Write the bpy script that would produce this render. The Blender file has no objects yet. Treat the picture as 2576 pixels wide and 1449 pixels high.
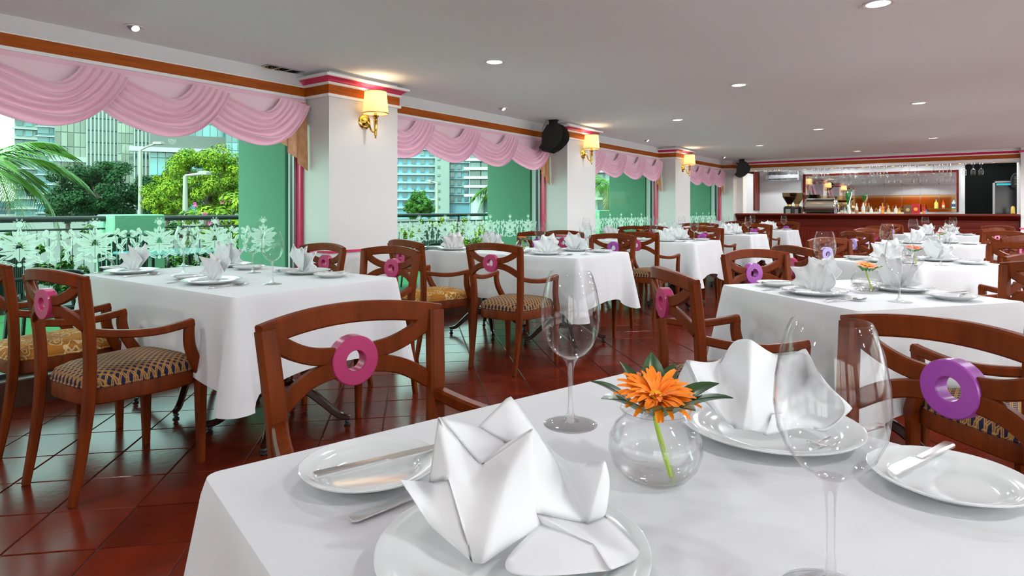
import bpy, math, random
from mathutils import Vector, Matrix
random.seed(7)
S = bpy.context.scene
COL = S.collection
pi = math.pi
sin, cos = math.sin, math.cos

# ------------------------------------------------------------------ camera, sky, sun, exposure
FPX, HY, CX = 1560.0, 527.0, 1288.0
TH = math.radians(35.97)
H = 1.15
cam = bpy.data.cameras.new('camera')
cam.sensor_width = 36.0
cam.lens = 36.0 * FPX / 2576.0
cam.shift_y = -(724.5 - HY) / 2576.0
cam.clip_end = 1000
cam.clip_start = 0.02
co = bpy.data.objects.new('camera', cam)
COL.objects.link(co)
co.location = (0, 0, H)
co.rotation_euler = (pi / 2, 0, TH)
S.camera = co

w = bpy.data.worlds.new('sky')
S.world = w
w.use_nodes = True
nt = w.node_tree
nt.nodes.clear()
sky = nt.nodes.new('ShaderNodeTexSky')
sky.sky_type = 'NISHITA'
sky.sun_disc = False
sky.sun_elevation = math.radians(52)
sky.sun_rotation = math.radians(168)
sky.air_density = 1.3
sky.dust_density = 3.0
bg = nt.nodes.new('ShaderNodeBackground')
bg.inputs[1].default_value = 1.5
wo = nt.nodes.new('ShaderNodeOutputWorld')
hz = nt.nodes.new('ShaderNodeHueSaturation')     # hazy, nearly white sky
hz.inputs['Saturation'].default_value = .35
nt.links.new(sky.outputs[0], hz.inputs['Color'])
nt.links.new(hz.outputs[0], bg.inputs[0])
nt.links.new(bg.outputs[0], wo.inputs[0])

sun = bpy.data.lights.new('sun', 'SUN')
sun.energy = 3.4
sun.angle = math.radians(0.6)
sun.color = (1.0, 0.96, 0.88)
so = bpy.data.objects.new('sun', sun)
COL.objects.link(so)
so.rotation_euler = Vector((-0.16, 0.62, -0.78)).to_track_quat('-Z', 'Y').to_euler()

S.view_settings.view_transform = 'Standard'
S.view_settings.look = 'None'
S.view_settings.gamma = 1.0
S.view_settings.use_curve_mapping = False
S.view_settings.exposure = 0.13
S.cycles.transparent_max_bounces = 40

SPOT_W = 62.0       # one ceiling downlight
SCONCE_W = 2.2
PUCK_W = 1.2

# ------------------------------------------------------------------ pixel -> place
sT, cT = sin(TH), cos(TH)
ZT = 0.775           # table top (cloth)
ZC = 2.274           # ceiling


def ray(x):
    u = (x - CX) / FPX
    return (u * cT - sT, u * sT + cT)


def atd(x, d):
    r = ray(x)
    return (r[0] * d, r[1] * d)


def P(x, y, z):
    return atd(x, (H - z) * FPX / (y - HY))


def V3(x, y, d):
    a = atd(x, d)
    return Vector((a[0], a[1], H - d * (y - HY) / FPX))


def PY(x, y, Y):
    r = ray(x)
    d = Y / r[1]
    return (r[0] * d, H - d * (y - HY) / FPX)


def PXX(x, y, X):
    r = ray(x)
    d = X / r[0]
    return (r[1] * d, H - d * (y - HY) / FPX)


def proj(X, Y, Z):
    d = -X * sT + Y * cT
    l = X * cT + Y * sT
    if d < 0.05:
        return None
    return (CX + FPX * l / d, HY + FPX * (H - Z) / d, d)


# ------------------------------------------------------------------ object helpers
def put(o, parent=None):
    COL.objects.link(o)
    if parent is not None:
        o.parent = parent
    return o


def tag(o, label, cat, group=None, kind=None):
    if label:
        o['label'] = label
    if cat:
        o['category'] = cat
    if group:
        o['group'] = group
    if kind:
        o['kind'] = kind
    return o


def thing(name, label, cat, loc=(0, 0, 0), rz=0.0, group=None, s=1.0):
    o = bpy.data.objects.new(name, None)
    o.empty_display_size = 0.05
    put(o)
    o.location = loc
    o.rotation_euler = (0, 0, rz)
    o.scale = (s, s, s)
    return tag(o, label, cat, group)


def inst(name, me, parent=None, loc=(0, 0, 0), rot=(0, 0, 0), sc=(1, 1, 1)):
    o = bpy.data.objects.new(name, me)
    put(o, parent)
    o.location = loc
    o.rotation_euler = rot
    o.scale = sc
    return o


class MB:
    def __init__(s):
        s.v = []
        s.f = []

    def add(s, v, f):
        b = len(s.v)
        s.v += [tuple(p) for p in v]
        s.f += [tuple(i + b for i in q) for q in f]
        return s

    def box(s, x0, x1, y0, y1, z0, z1):
        return s.add([(x0, y0, z0), (x1, y0, z0), (x1, y1, z0), (x0, y1, z0), (x0, y0, z1), (x1, y0, z1), (x1, y1, z1), (x0, y1, z1)],
                     [(3, 2, 1, 0), (4, 5, 6, 7), (0, 1, 5, 4), (1, 2, 6, 5), (2, 3, 7, 6), (3, 0, 4, 7)])

    def cbox(s, x0, x1, y0, y1, z0, z1, c):
        # box with chamfered top edges and sides
        x0, x1 = min(x0, x1), max(x0, x1)
        y0, y1 = min(y0, y1), max(y0, y1)
        def ring(z, k):
            return [(x0 + k + c, y0 + k, z), (x1 - k - c, y0 + k, z), (x1 - k, y0 + k + c, z), (x1 - k, y1 - k - c, z),
                    (x1 - k - c, y1 - k, z), (x0 + k + c, y1 - k, z), (x0 + k, y1 - k - c, z), (x0 + k, y0 + k + c, z)]
        return s.loft([ring(z0, 0), ring(z1 - c, 0), ring(z1, c)], True, True)

    def loft(s, rings, cap0=False, cap1=False, closed=True):
        b = len(s.v)
        n = len(rings[0])
        for r in rings:
            s.v += [tuple(p) for p in r]
        for i in range(len(rings) - 1):
            for j in range(n if closed else n - 1):
                k = (j + 1) % n
                s.f.append((b + i * n + j, b + i * n + k, b + (i + 1) * n + k, b + (i + 1) * n + j))
        if cap0:
            s.f.append(tuple(b + j for j in range(n))[::-1])
        if cap1:
            s.f.append(tuple(b + (len(rings) - 1) * n + j for j in range(n)))
        return s

    def lathe(s, prof, n=24, o=(0, 0, 0), cap0=False, cap1=False, ax='z'):
        rings = []
        for r, z in prof:
            ring = []
            for k in range(n):
                a = 2 * pi * k / n
                p = (r * cos(a), r * sin(a), z)
                if ax == 'y':
                    p = (p[0], -p[2], p[1])
                elif ax == 'x':
                    p = (p[2], p[0], p[1])
                ring.append((p[0] + o[0], p[1] + o[1], p[2] + o[2]))
            rings.append(ring)
        return s.loft(rings, cap0, cap1)

    def sweep(s, path, size, up=(0, 0, 1), ch=0.18, caps=True):
        # rectangle with chamfered corners along path; size (w across, h along up) or a list
        pts = [Vector(p) for p in path]
        n = len(pts)
        rings = []
        for i, p in enumerate(pts):
            t = (pts[min(i + 1, n - 1)] - pts[max(i - 1, 0)]).normalized()
            u = Vector(up)
            sd = t.cross(u)
            if sd.length < 1e-4:
                sd = t.cross(Vector((1, 0, 0)))
            sd.normalize()
            u = sd.cross(t).normalized()
            wd, hh = size[i] if isinstance(size[0], (tuple, list)) else size
            a, b = wd / 2, hh / 2
            c = min(a, b) * ch * 2
            q = [(a - c, -b), (a, -b + c), (a, b - c), (a - c, b), (-a + c, b), (-a, b - c), (-a, -b + c), (-a + c, -b)]
            rings.append([p + sd * x + u * y for x, y in q])
        return s.loft(rings, caps, caps)

    def tube(s, path, r, n=8, caps=True):
        pts = [Vector(p) for p in path]
        m = len(pts)
        rings = []
        prev = None
        for i, p in enumerate(pts):
            t = (pts[min(i + 1, m - 1)] - pts[max(i - 1, 0)]).normalized()
            u = prev if prev is not None else (Vector((0, 0, 1)) if abs(t.z) < .9 else Vector((1, 0, 0)))
            sd = t.cross(u).normalized()
            u = sd.cross(t).normalized()
            prev = u
            rr = r[i] if isinstance(r, (list, tuple)) else r
            rings.append([p + (sd * cos(2 * pi * k / n) + u * sin(2 * pi * k / n)) * rr for k in range(n)])
        return s.loft(rings, caps, caps)

    def mesh(s, name, m, smooth=35):
        me = bpy.data.meshes.new(name)
        me.from_pydata(s.v, [], s.f)
        if m is not None:
            me.materials.append(m)
        if smooth:
            me.polygons.foreach_set('use_smooth', [True] * len(me.polygons))
            me.set_sharp_from_angle(angle=math.radians(smooth))
        me.update()
        return me

    def obj(s, name, m, parent=None, smooth=35):
        return inst(name, s.mesh(name, m, smooth), parent)


def bez(pts, n):
    # Catmull-Rom through pts
    out = []
    q = [Vector(p) for p in pts]
    q = [q[0] * 2 - q[1]] + q + [q[-1] * 2 - q[-2]]
    for i in range(1, len(q) - 2):
        for k in range(n):
            t = k / n
            a, b, c, d = q[i - 1], q[i], q[i + 1], q[i + 2]
            out.append(0.5 * ((2 * b) + (c - a) * t + (2 * a - 5 * b + 4 * c - d) * t * t + (3 * b - a - 3 * c + d) * t ** 3))
    out.append(q[-2])
    return out


# ------------------------------------------------------------------ materials
def srgb(r, g, b):
    f = lambda c: c / 12.92 if c <= .04045 else ((c + .055) / 1.055) ** 2.4
    return (f(r / 255), f(g / 255), f(b / 255), 1)


def mat(name, col, rough=.5, metal=0., spec=.5, coat=0., bump=None, var=None, trans=0., ior=1.45, emit=None, sss=0., rnd=0., sheen=0.):
    m = bpy.data.materials.new(name)
    m.use_nodes = True
    N, L = m.node_tree.nodes, m.node_tree.links
    b = N['Principled BSDF']
    b.inputs['Base Color'].default_value = col
    b.inputs['Roughness'].default_value = rough
    b.inputs['Metallic'].default_value = metal
    b.inputs['Specular IOR Level'].default_value = spec
    b.inputs['Coat Weight'].default_value = coat
    b.inputs['Coat Roughness'].default_value = .08
    b.inputs['Transmission Weight'].default_value = trans
    b.inputs['IOR'].default_value = ior
    b.inputs['Sheen Weight'].default_value = sheen
    if emit:
        b.inputs['Emission Color'].default_value = emit[0]
        b.inputs['Emission Strength'].default_value = emit[1]
    tc = None
    if var or bump:
        tc = N.new('ShaderNodeTexCoord')
    src = None
    if var:     # (colour2, scale(xyz), contrast)
        mp = N.new('ShaderNodeMapping')
        mp.inputs['Scale'].default_value = var[1]
        L.new(tc.outputs['Object'], mp.inputs[0])
        nz = N.new('ShaderNodeTexNoise')
        nz.inputs['Scale'].default_value = 1
        nz.inputs['Detail'].default_value = 5
        L.new(mp.outputs[0], nz.inputs['Vector'])
        rp = N.new('ShaderNodeMapRange')
        rp.inputs[1].default_value = .5 - var[2]
        rp.inputs[2].default_value = .5 + var[2]
        L.new(nz.outputs[0], rp.inputs[0])
        mx = N.new('ShaderNodeMix')
        mx.data_type = 'RGBA'
        mx.inputs['A'].default_value = col
        mx.inputs['B'].default_value = var[0]
        L.new(rp.outputs[0], mx.inputs['Factor'])
        src = mx.outputs['Result']
        L.new(src, b.inputs['Base Color'])
    if rnd:
        oi = N.new('ShaderNodeObjectInfo')
        hs = N.new('ShaderNodeHueSaturation')
        mr = N.new('ShaderNodeMapRange')
        mr.inputs[3].default_value = 1 - rnd
        mr.inputs[4].default_value = 1 + rnd
        L.new(oi.outputs['Random'], mr.inputs[0])
        L.new(mr.outputs[0], hs.inputs['Value'])
        if src:
            L.new(src, hs.inputs['Color'])
        else:
            hs.inputs['Color'].default_value = col
        L.new(hs.outputs[0], b.inputs['Base Color'])
    if bump:    # (scale, strength, distance)
        nz = N.new('ShaderNodeTexNoise')
        nz.inputs['Scale'].default_value = bump[0]
        nz.inputs['Detail'].default_value = 3
        L.new(tc.outputs['Object'], nz.inputs['Vector'])
        bp = N.new('ShaderNodeBump')
        bp.inputs['Strength'].default_value = bump[1]
        bp.inputs['Distance'].default_value = bump[2]
        L.new(nz.outputs[0], bp.inputs['Height'])
        L.new(bp.outputs[0], b.inputs['Normal'])
    return m


def thin_glass(name, tint, gloss=1.0, rough=0.0, ior=1.5):
    m = bpy.data.materials.new(name)
    m.use_nodes = True
    N, L = m.node_tree.nodes, m.node_tree.links
    N.clear()
    out = N.new('ShaderNodeOutputMaterial')
    tr = N.new('ShaderNodeBsdfTransparent')
    tr.inputs[0].default_value = tint
    gl = N.new('ShaderNodeBsdfGlossy')
    gl.inputs['Roughness'].default_value = rough
    lw = N.new('ShaderNodeLayerWeight')
    lw.inputs[0].default_value = .5
    pw = N.new('ShaderNodeMath')
    pw.operation = 'POWER'
    pw.inputs[1].default_value = 4.5
    L.new(lw.outputs['Facing'], pw.inputs[0])
    mu = N.new('ShaderNodeMath')
    mu.operation = 'MULTIPLY_ADD'
    mu.inputs[1].default_value = .80 * gloss
    mu.inputs[2].default_value = .018 * gloss
    L.new(pw.outputs[0], mu.inputs[0])
    mx = N.new('ShaderNodeMixShader')
    L.new(mu.outputs[0], mx.inputs[0])
    L.new(tr.outputs[0], mx.inputs[1])
    L.new(gl.outputs[0], mx.inputs[2])
    L.new(mx.outputs[0], out.inputs[0])
    return m


def mixtrans(name, col, fac, rough=.6, transl=0.):
    # part see-through, part diffuse (etched film, lampshade cloth)
    m = bpy.data.materials.new(name)
    m.use_nodes = True
    N, L = m.node_tree.nodes, m.node_tree.links
    N.clear()
    out = N.new('ShaderNodeOutputMaterial')
    d = N.new('ShaderNodeBsdfDiffuse')
    d.inputs[0].default_value = col
    t = N.new('ShaderNodeBsdfTranslucent')
    t.inputs[0].default_value = col
    m1 = N.new('ShaderNodeMixShader')
    m1.inputs[0].default_value = transl
    L.new(d.outputs[0], m1.inputs[1])
    L.new(t.outputs[0], m1.inputs[2])
    if fac >= 1:
        L.new(m1.outputs[0], out.inputs[0])
        return m
    tr = N.new('ShaderNodeBsdfTransparent')
    tr.inputs[0].default_value = (.9, .97, .93, 1)
    mx = N.new('ShaderNodeMixShader')
    mx.inputs[0].default_value = fac
    L.new(tr.outputs[0], mx.inputs[1])
    L.new(m1.outputs[0], mx.inputs[2])
    L.new(mx.outputs[0], out.inputs[0])
    return m


def lattice_fabric():
    m = mat('navy and gold lattice fabric', srgb(34, 30, 58), .75, spec=.25)
    N, L = m.node_tree.nodes, m.node_tree.links
    b = N['Principled BSDF']
    tc = N.new('ShaderNodeTexCoord')
    mp = N.new('ShaderNodeMapping')
    mp.inputs['Rotation'].default_value = (0, 0, pi / 4)
    mp.inputs['Scale'].default_value = (46, 46, 46)
    L.new(tc.outputs['Object'], mp.inputs[0])
    sx = N.new('ShaderNodeSeparateXYZ')
    L.new(mp.outputs[0], sx.inputs[0])
    res = []
    for k in (0, 1):
        fr = N.new('ShaderNodeMath')
        fr.operation = 'FRACT'
        L.new(sx.outputs[k], fr.inputs[0])
        g = N.new('ShaderNodeMath')
        g.operation = 'LESS_THAN'
        g.inputs[1].default_value = .40
        L.new(fr.outputs[0], g.inputs[0])
        # a thin dark thread inside each gold band
        t = N.new('ShaderNodeMath')
        t.operation = 'COMPARE'
        t.inputs[1].default_value = .22
        t.inputs[2].default_value = .035
        L.new(fr.outputs[0], t.inputs[0])
        s_ = N.new('ShaderNodeMath')
        s_.operation = 'SUBTRACT'
        L.new(g.outputs[0], s_.inputs[0])
        L.new(t.outputs[0], s_.inputs[1])
        res.append(s_)
    mxm = N.new('ShaderNodeMath')
    mxm.operation = 'MAXIMUM'
    L.new(res[0].outputs[0], mxm.inputs[0])
    L.new(res[1].outputs[0], mxm.inputs[1])
    mx = N.new('ShaderNodeMix')
    mx.data_type = 'RGBA'
    mx.inputs['A'].default_value = srgb(32, 28, 58)
    mx.inputs['B'].default_value = srgb(158, 116, 62)
    L.new(mxm.outputs[0], mx.inputs['Factor'])
    L.new(mx.outputs['Result'], b.inputs['Base Color'])
    return m


def floral_fabric():
    m = mat('ochre floral fabric', srgb(165, 110, 45), .8, spec=.2)
    N, L = m.node_tree.nodes, m.node_tree.links
    b = N['Principled BSDF']
    tc = N.new('ShaderNodeTexCoord')
    nz = N.new('ShaderNodeTexNoise')
    nz.inputs['Scale'].default_value = 9
    L.new(tc.outputs['Object'], nz.inputs['Vector'])
    ad = N.new('ShaderNodeVectorMath')
    ad.operation = 'MULTIPLY_ADD'
    ad.inputs[1].default_value = (.22, .22, .22)
    L.new(nz.outputs['Color'], ad.inputs[0])
    L.new(tc.outputs['Object'], ad.inputs[2])
    vo = N.new('ShaderNodeTexVoronoi')
    vo.inputs['Scale'].default_value = 13
    L.new(ad.outputs[0], vo.inputs['Vector'])
    wv = N.new('ShaderNodeMath')
    wv.operation = 'COMPARE'
    wv.inputs[1].default_value = .46
    wv.inputs[2].default_value = .035
    L.new(vo.outputs['Distance'], wv.inputs[0])
    w2 = N.new('ShaderNodeMath')
    w2.operation = 'COMPARE'
    w2.inputs[1].default_value = .20
    w2.inputs[2].default_value = .04
    L.new(vo.outputs['Distance'], w2.inputs[0])
    ma = N.new('ShaderNodeMath')
    ma.operation = 'MAXIMUM'
    L.new(wv.outputs[0], ma.inputs[0])
    L.new(w2.outputs[0], ma.inputs[1])
    mx = N.new('ShaderNodeMix')
    mx.data_type = 'RGBA'
    mx.inputs['A'].default_value = srgb(165, 108, 42)
    mx.inputs['B'].default_value = srgb(205, 180, 130)
    L.new(ma.outputs[0], mx.inputs['Factor'])
    L.new(mx.outputs['Result'], b.inputs['Base Color'])
    return m


M = {}
M['wood'] = mat('chair wood', srgb(116, 49, 12), .40, spec=.14, coat=.0, var=(srgb(86, 34, 10), (30, 30, 5), .22))
M['woodband'] = mat('cornice wood', srgb(178, 90, 18), .45, spec=.2, var=(srgb(146, 68, 12), (12, 3, 60), .2))
M['bar'] = mat('bar mahogany', srgb(104, 28, 12), .36, spec=.2, coat=.0, var=(srgb(86, 24, 12), (3, 3, 30), .22))
M['darkwood'] = mat('dark table wood', srgb(42, 18, 12), .25, coat=.4)
M['cloth'] = mat('white tablecloth', (.62, .62, .635, 1), .85, spec=.15, bump=(320, .08, .002), sheen=.1)
M['napkin'] = mat('white napkin', (.68, .68, .69, 1), .8, spec=.15)
M['china'] = mat('white china', (.68, .70, .695, 1), .08, spec=.5, coat=.3)
M['steel'] = mat('cutlery steel', (.86, .86, .86, 1), .16, metal=1)
M['chrome'] = mat('chrome', (.80, .80, .82, 1), .06, metal=1)
M['satin'] = mat('satin steel', (.36, .34, .32, 1), .38, metal=1)
M['brass'] = mat('brass', srgb(205, 165, 80), .16, metal=1)
M['wall'] = mat('wall paint', (.66, .65, .645, 1), .6, spec=.3)
M['ceil'] = mat('ceiling paint', (.875, .905, .925, 1), .8, spec=.2)
M['white'] = mat('white trim', (.84, .84, .82, 1), .45)
M['pinktrim'] = mat('pink trim', srgb(205, 40, 92), .25, coat=.5)
M['pink'] = mat('pink swag satin', srgb(240, 194, 212), .5, spec=.4, sheen=.3)
M['pinkflat'] = mat('pink backing', srgb(245, 212, 224), .6, sheen=.2)
M['gold'] = mat('gold jabot satin', srgb(190, 135, 92), .42, spec=.5, var=(srgb(205, 156, 112), (18, 18, 18), .12))
M['tile'] = mat('terracotta tile', srgb(108, 36, 18), .20, spec=.17, coat=.0, bump=(26, .10, .004), var=(srgb(84, 27, 16), (5, 5, 5), .25), rnd=.16)
M['grout'] = mat('floor grout', srgb(66, 40, 34), .6)
M['stone'] = mat('window sill stone', srgb(82, 48, 30), .3, var=(srgb(60, 34, 22), (4, 4, 4), .2))
M['ringpink'] = mat('magenta ring lacquer', srgb(172, 48, 100), .32, coat=.3)
M['ringpurple'] = mat('violet ring lacquer', srgb(150, 62, 158), .32, coat=.3)  # same ring in a violet tone
M['ringlilac'] = mat('lilac ring lacquer', srgb(176, 158, 215), .32, coat=.3)  # same ring in a lilac tone
M['lattice'] = lattice_fabric()
M['floral'] = floral_fabric()
M['pane'] = thin_glass('green tinted pane', (.66, .82, .745, 1), .16)
M['clearpane'] = thin_glass('clear pane', (.80, .81, .81, 1), .5)
M['etch'] = mixtrans('etched glass', (.70, .86, .76, 1), .80, transl=.5)
M['bowl'] = thin_glass('wine glass bowl', (.988, .99, .99, 1), 1.0)


def clear_solid(name, ior, fac):
    m = mat(name, (1, 1, 1, 1), 0., trans=1., ior=ior)
    N, L = m.node_tree.nodes, m.node_tree.links
    out = N['Material Output']
    tr = N.new('ShaderNodeBsdfTransparent')
    mx = N.new('ShaderNodeMixShader')
    mx.inputs[0].default_value = fac
    L.new(tr.outputs[0], mx.inputs[1])
    L.new(N['Principled BSDF'].outputs[0], mx.inputs[2])
    L.new(mx.outputs[0], out.inputs[0])
    return m


M['solidglass'] = clear_solid('solid glass', 1.45, .28)
M['water'] = clear_solid('water', 1.33, .28)
M['black'] = mat('black plastic', (.012, .012, .013, 1), .45)
M['darkmetal'] = mat('dark metal', (.02, .025, .025, 1), .4, metal=.2)
M['shade'] = mixtrans('lamp shade cloth', (.95, .86, .66, 1), 1.0, transl=.6)
M['bulb'] = mat('warm bulb', (1, .9, .7, 1), .5, emit=((1, .78, .45, 1), 9))
M['lens'] = mat('downlight lens', (1, 1, 1, 1), .5, emit=((1, .97, .92, 1), 5))
M['puck'] = mat('puck lens', (1, .9, .6, 1), .5, emit=((1, .7, .25, 1), 5))
M['leaf'] = mat('glossy dark leaf', srgb(38, 66, 36), .28, spec=.5, var=(srgb(60, 92, 50), (30, 30, 30), .2))
M['leaf2'] = mat('fresh leaf', srgb(62, 120, 30), .3)
M['stem'] = mat('flower stem', srgb(150, 178, 50), .45)
M['petal'] = mat('orange petal', srgb(250, 152, 20), .55, var=(srgb(242, 112, 14), (40, 40, 40), .3))
M['petal2'] = mat('red orange petal', srgb(238, 92, 24), .55)
M['disc'] = mat('flower centre', srgb(238, 178, 40), .7)
M['mirror'] = mat('mirror', (.82, .82, .82, 1), .02, metal=1)
M['amberreflect'] = mat('amber-reflection mirror', (.80, .50, .20, 1), .04, metal=1)  # amber tint paints in the reflection of the warm wall opposite
M['bevel'] = mat('mirror bevel', (.75, .8, .85, 1), .05, metal=1)
M['coffee'] = mat('coffee beans', srgb(40, 22, 16), .6)
M['smoke'] = thin_glass('smoky hopper', (.62, .54, .42, 1), .9)
M['tapgreen'] = mat('tap green', srgb(16, 110, 50), .2, coat=.5)
M['dark'] = mat('dark recess', (.004, .004, .004, 1), .8, spec=.1)
M['fridge'] = mat('fridge glass', (.008, .010, .012, 1), .1)
M['teal'] = mat('teal light', (.02, .25, .28, 1), .5, emit=((.02, .5, .55, 1), .35))
M['grey'] = mat('grey metal', (.35, .35, .36, 1), .4, metal=.6)

# outdoors
M['extpaint'] = mat('green render', (0.112, 0.270, 0.173, 1), .8, bump=(60, .25, .01))
M['concrete'] = mat('pale concrete', (0.322, 0.322, 0.302, 1), .8)
M['paving'] = mat('pale bounce paving', (.78, .77, .75, 1), .8)  # kept very pale to bounce daylight up to the ceiling
M['turf'] = mat('green turf', (0.003, 0.085, 0.02, 1), .9, bump=(150, .5, .01))
M['street'] = mat('street', (0.055, 0.06, 0.055, 1), .8)
M['frond'] = mat('palm leaflet', (0.042, 0.114, 0.010, 1), .32, spec=.45)
M['trunk'] = mat('bark', (0.068, 0.049, 0.034, 1), .85, bump=(14, .8, .05))
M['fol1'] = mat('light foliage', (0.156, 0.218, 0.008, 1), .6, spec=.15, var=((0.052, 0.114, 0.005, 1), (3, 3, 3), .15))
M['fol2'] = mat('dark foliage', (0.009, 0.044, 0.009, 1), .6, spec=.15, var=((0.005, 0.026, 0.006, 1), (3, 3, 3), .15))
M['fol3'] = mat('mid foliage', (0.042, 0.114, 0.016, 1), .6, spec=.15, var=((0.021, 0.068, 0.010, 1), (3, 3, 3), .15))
M['blossom'] = mat('pink blossom', srgb(235, 90, 170), .6)
M['lamppost'] = mat('lamp post paint', (0.187, 0.182, 0.156, 1), .5)
M['bodyA'] = mat('facade pale', (0.187, 0.218, 0.218, 1), .7)
M['bodyB'] = mat('facade teal grey', (0.083, 0.146, 0.156, 1), .6)
M['bodyC'] = mat('facade concrete', (0.135, 0.166, 0.161, 1), .7)
M['fin'] = mat('facade fin', (0.208, 0.234, 0.229, 1), .6)
M['spandrel'] = mat('dark spandrel', (0.073, 0.078, 0.078, 1), .5)
M['bglassA'] = mat('office glass', (0.052, 0.135, 0.156, 1), .10, spec=.9, rnd=.5)
M['bglassB'] = mat('olive office glass', (0.104, 0.125, 0.104, 1), .10, spec=.9, rnd=.4)
M['bglassC'] = mat('flat window glass', (0.031, 0.062, 0.078, 1), .12, spec=.9, rnd=.5)
M['balcony'] = mat('balcony white', (0.260, 0.286, 0.286, 1), .6)
M['blueglass'] = mat('blue cladding', (0.073, 0.177, 0.250, 1), .3, rnd=.2)
M['patio'] = mat('dark patio wicker', (0.009, 0.022, 0.021, 1), .5)
M['patiotop'] = mat('teal patio table', (0.053, 0.188, 0.203, 1), .2)

# ================================================================== THE SETTING
XW, XCF, XG = -4.457, -4.143, -4.575     # wall plane, column front, glass
XR, YB, YBAR, YBK = 5.2, -2.6, 14.6, 16.5
COLS = [(-0.53, 0.22), (3.19, 3.94), (6.93, 7.69), (10.68, 11.42), (14.33, 14.75)]


def struct(o):
    o['kind'] = 'structure'
    return o


# floor: grout bed and diagonal terracotta tiles
floor = struct(MB().box(-4.7, XR, YB, YBK, -.12, -.005).obj('floor', M['grout']))
TA = Vector((-2.375, .878))
E1, E2 = Vector((.70711, .70711)), Vector((-.70711, .70711))
cells = []
for i in range(-40, 60):
    for j in range(-40, 60):
        c = TA + E1 * (.3 * (i + .5)) + E2 * (.3 * (j + .5))
        if not (-4.52 < c.x < XR - .1 and YB + .1 < c.y < YBAR + .1):
            continue
        q = proj(c.x, c.y, 0)
        a = 0
        if q and -60 < q[0] < 2640 and q[1] < 1500:
            x, y, d = q
            hid = (y > 1190 - (x - 500) * .231 and 430 < x < 1594) or (x >= 1594 and y > 937)
            if not hid:
                a = 1 / d ** 3
        cells.append((a, c.x, c.y))
cells.sort(reverse=True)
tme = MB().cbox(-.1475, .1475, -.1475, .1475, -.012, 0, .003).mesh('tile', M['tile'], 0)
for a, x, y in cells[:300]:
    o = inst('tile', tme, floor, (x, y, random.uniform(-.0012, 0)), (random.uniform(-.003, .003), random.uniform(-.003, .003), pi / 4 + pi / 2 * random.randint(0, 3)))
b = MB()
for a, x, y in cells[300:]:
    k = .1475 * 1.41421
    z = random.uniform(-.0012, 0)
    b.add([(x, y - k, -.012), (x + k, y, -.012), (x, y + k, -.012), (x - k, y, -.012), (x, y - k, z), (x + k, y, z), (x, y + k, z), (x - k, y, z)],
          [(4, 5, 6, 7), (0, 1, 5, 4), (1, 2, 6, 5), (2, 3, 7, 6), (3, 0, 4, 7)])
o = b.obj('tile_field', M['tile'], floor, 0)
o['kind'] = 'stuff'

struct(MB().box(-4.7, XR, YB, YBK, ZC, ZC + .15).obj('ceiling', M['ceil']))
# unseen right and near walls; their windows are added to let in fill daylight
RY = [YB, -1.9, 1.6, 2.3, 5.8, 6.5, 10.0, 10.7, 14.0, YBK]
b = MB().box(XR, XR + .15, YB, YBK, -.12, .14).box(XR, XR + .15, YB, YBK, 2.12, ZC)
for i in range(0, len(RY), 2):
    b.box(XR, XR + .15, RY[i], RY[i + 1], .14, 2.12)
struct(b.obj('wall_right', M['white']))
NX = [-4.7, .8, 2.6, 3.0, 4.9, XR]
b = MB().box(-4.7, XR, YB - .15, YB, -.12, .14).box(-4.7, XR, YB - .15, YB, 2.12, ZC)
for i in range(0, len(NX), 2):
    b.box(NX[i], NX[i + 1], YB - .15, YB, .14, 2.12)
struct(b.obj('wall_near', M['white']))
struct(MB().cbox(-4.6, -.4, YB, YB + .03, .3, 1.75, .006).obj('trim_10', M['woodband']))
k = 5
for i in range(1, len(RY) - 1, 2):
    y0, y1 = RY[i], RY[i + 1]
    b = MB()
    for (a0, a1, z0, z1) in [(y0, y0 + .05, .14, 2.12), (y1 - .05, y1, .14, 2.12), (y0, y1, .14, .19), (y0, y1, 2.07, 2.12), ((y0 + y1) / 2 - .025, (y0 + y1) / 2 + .025, .19, 2.07)]:
        b.box(XR + .05, XR + .10, a0, a1, z0, z1)
    f_ = struct(b.obj('window_%d' % k, M['white'], None, 0))  # added unseen window, lets in side daylight
    MB().box(XR + .072, XR + .078, y0 + .04, y1 - .04, .17, 2.09).obj('pane', M['clearpane'], f_, 0)
    k += 1
for i in range(1, len(NX) - 1, 2):
    x0, x1 = NX[i], NX[i + 1]
    b = MB()
    for (a0, a1, z0, z1) in [(x0, x0 + .05, .14, 2.12), (x1 - .05, x1, .14, 2.12), (x0, x1, .14, .19), (x0, x1, 2.07, 2.12), ((x0 + x1) / 2 - .025, (x0 + x1) / 2 + .025, .19, 2.07)]:
        b.box(a0, a1, YB - .10, YB - .05, z0, z1)
    f_ = struct(b.obj('window_%d' % k, M['white'], None, 0))  # added unseen window behind the camera, for frontal daylight
    MB().box(x0 + .04, x1 - .04, YB - .078, YB - .072, .17, 2.09).obj('pane', M['clearpane'], f_, 0)
    k += 1
struct(MB().box(-4.7, XR, YBK, YBK + .15, -.12, ZC).obj('wall_far', M['wall']))

# window wall: lintel, columns, sill
b = MB().box(-4.7, XW, YB, YBK, 2.03, ZC)
for y0, y1 in COLS:
    b.box(-4.7, XCF if y1 < 14.4 else -4.2, y0, y1, 0, ZC - .001)
b.box(-4.7, XW, YB, -.53, 0, 2.03)
b.box(-4.7, -4.2, 14.75, YBK, 0, 2.03)
wall = struct(b.obj('wall_left', M['wall']))
b = MB()
wins = []
for k in range(4):
    y0, y1 = COLS[k][1], COLS[k + 1][0]
    wins.append((y0, y1))
    b.cbox(-4.7, XW + .02, y0, y1, 0, .16, .006)
struct(b.obj('baseboard_left', M['stone']))

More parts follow.
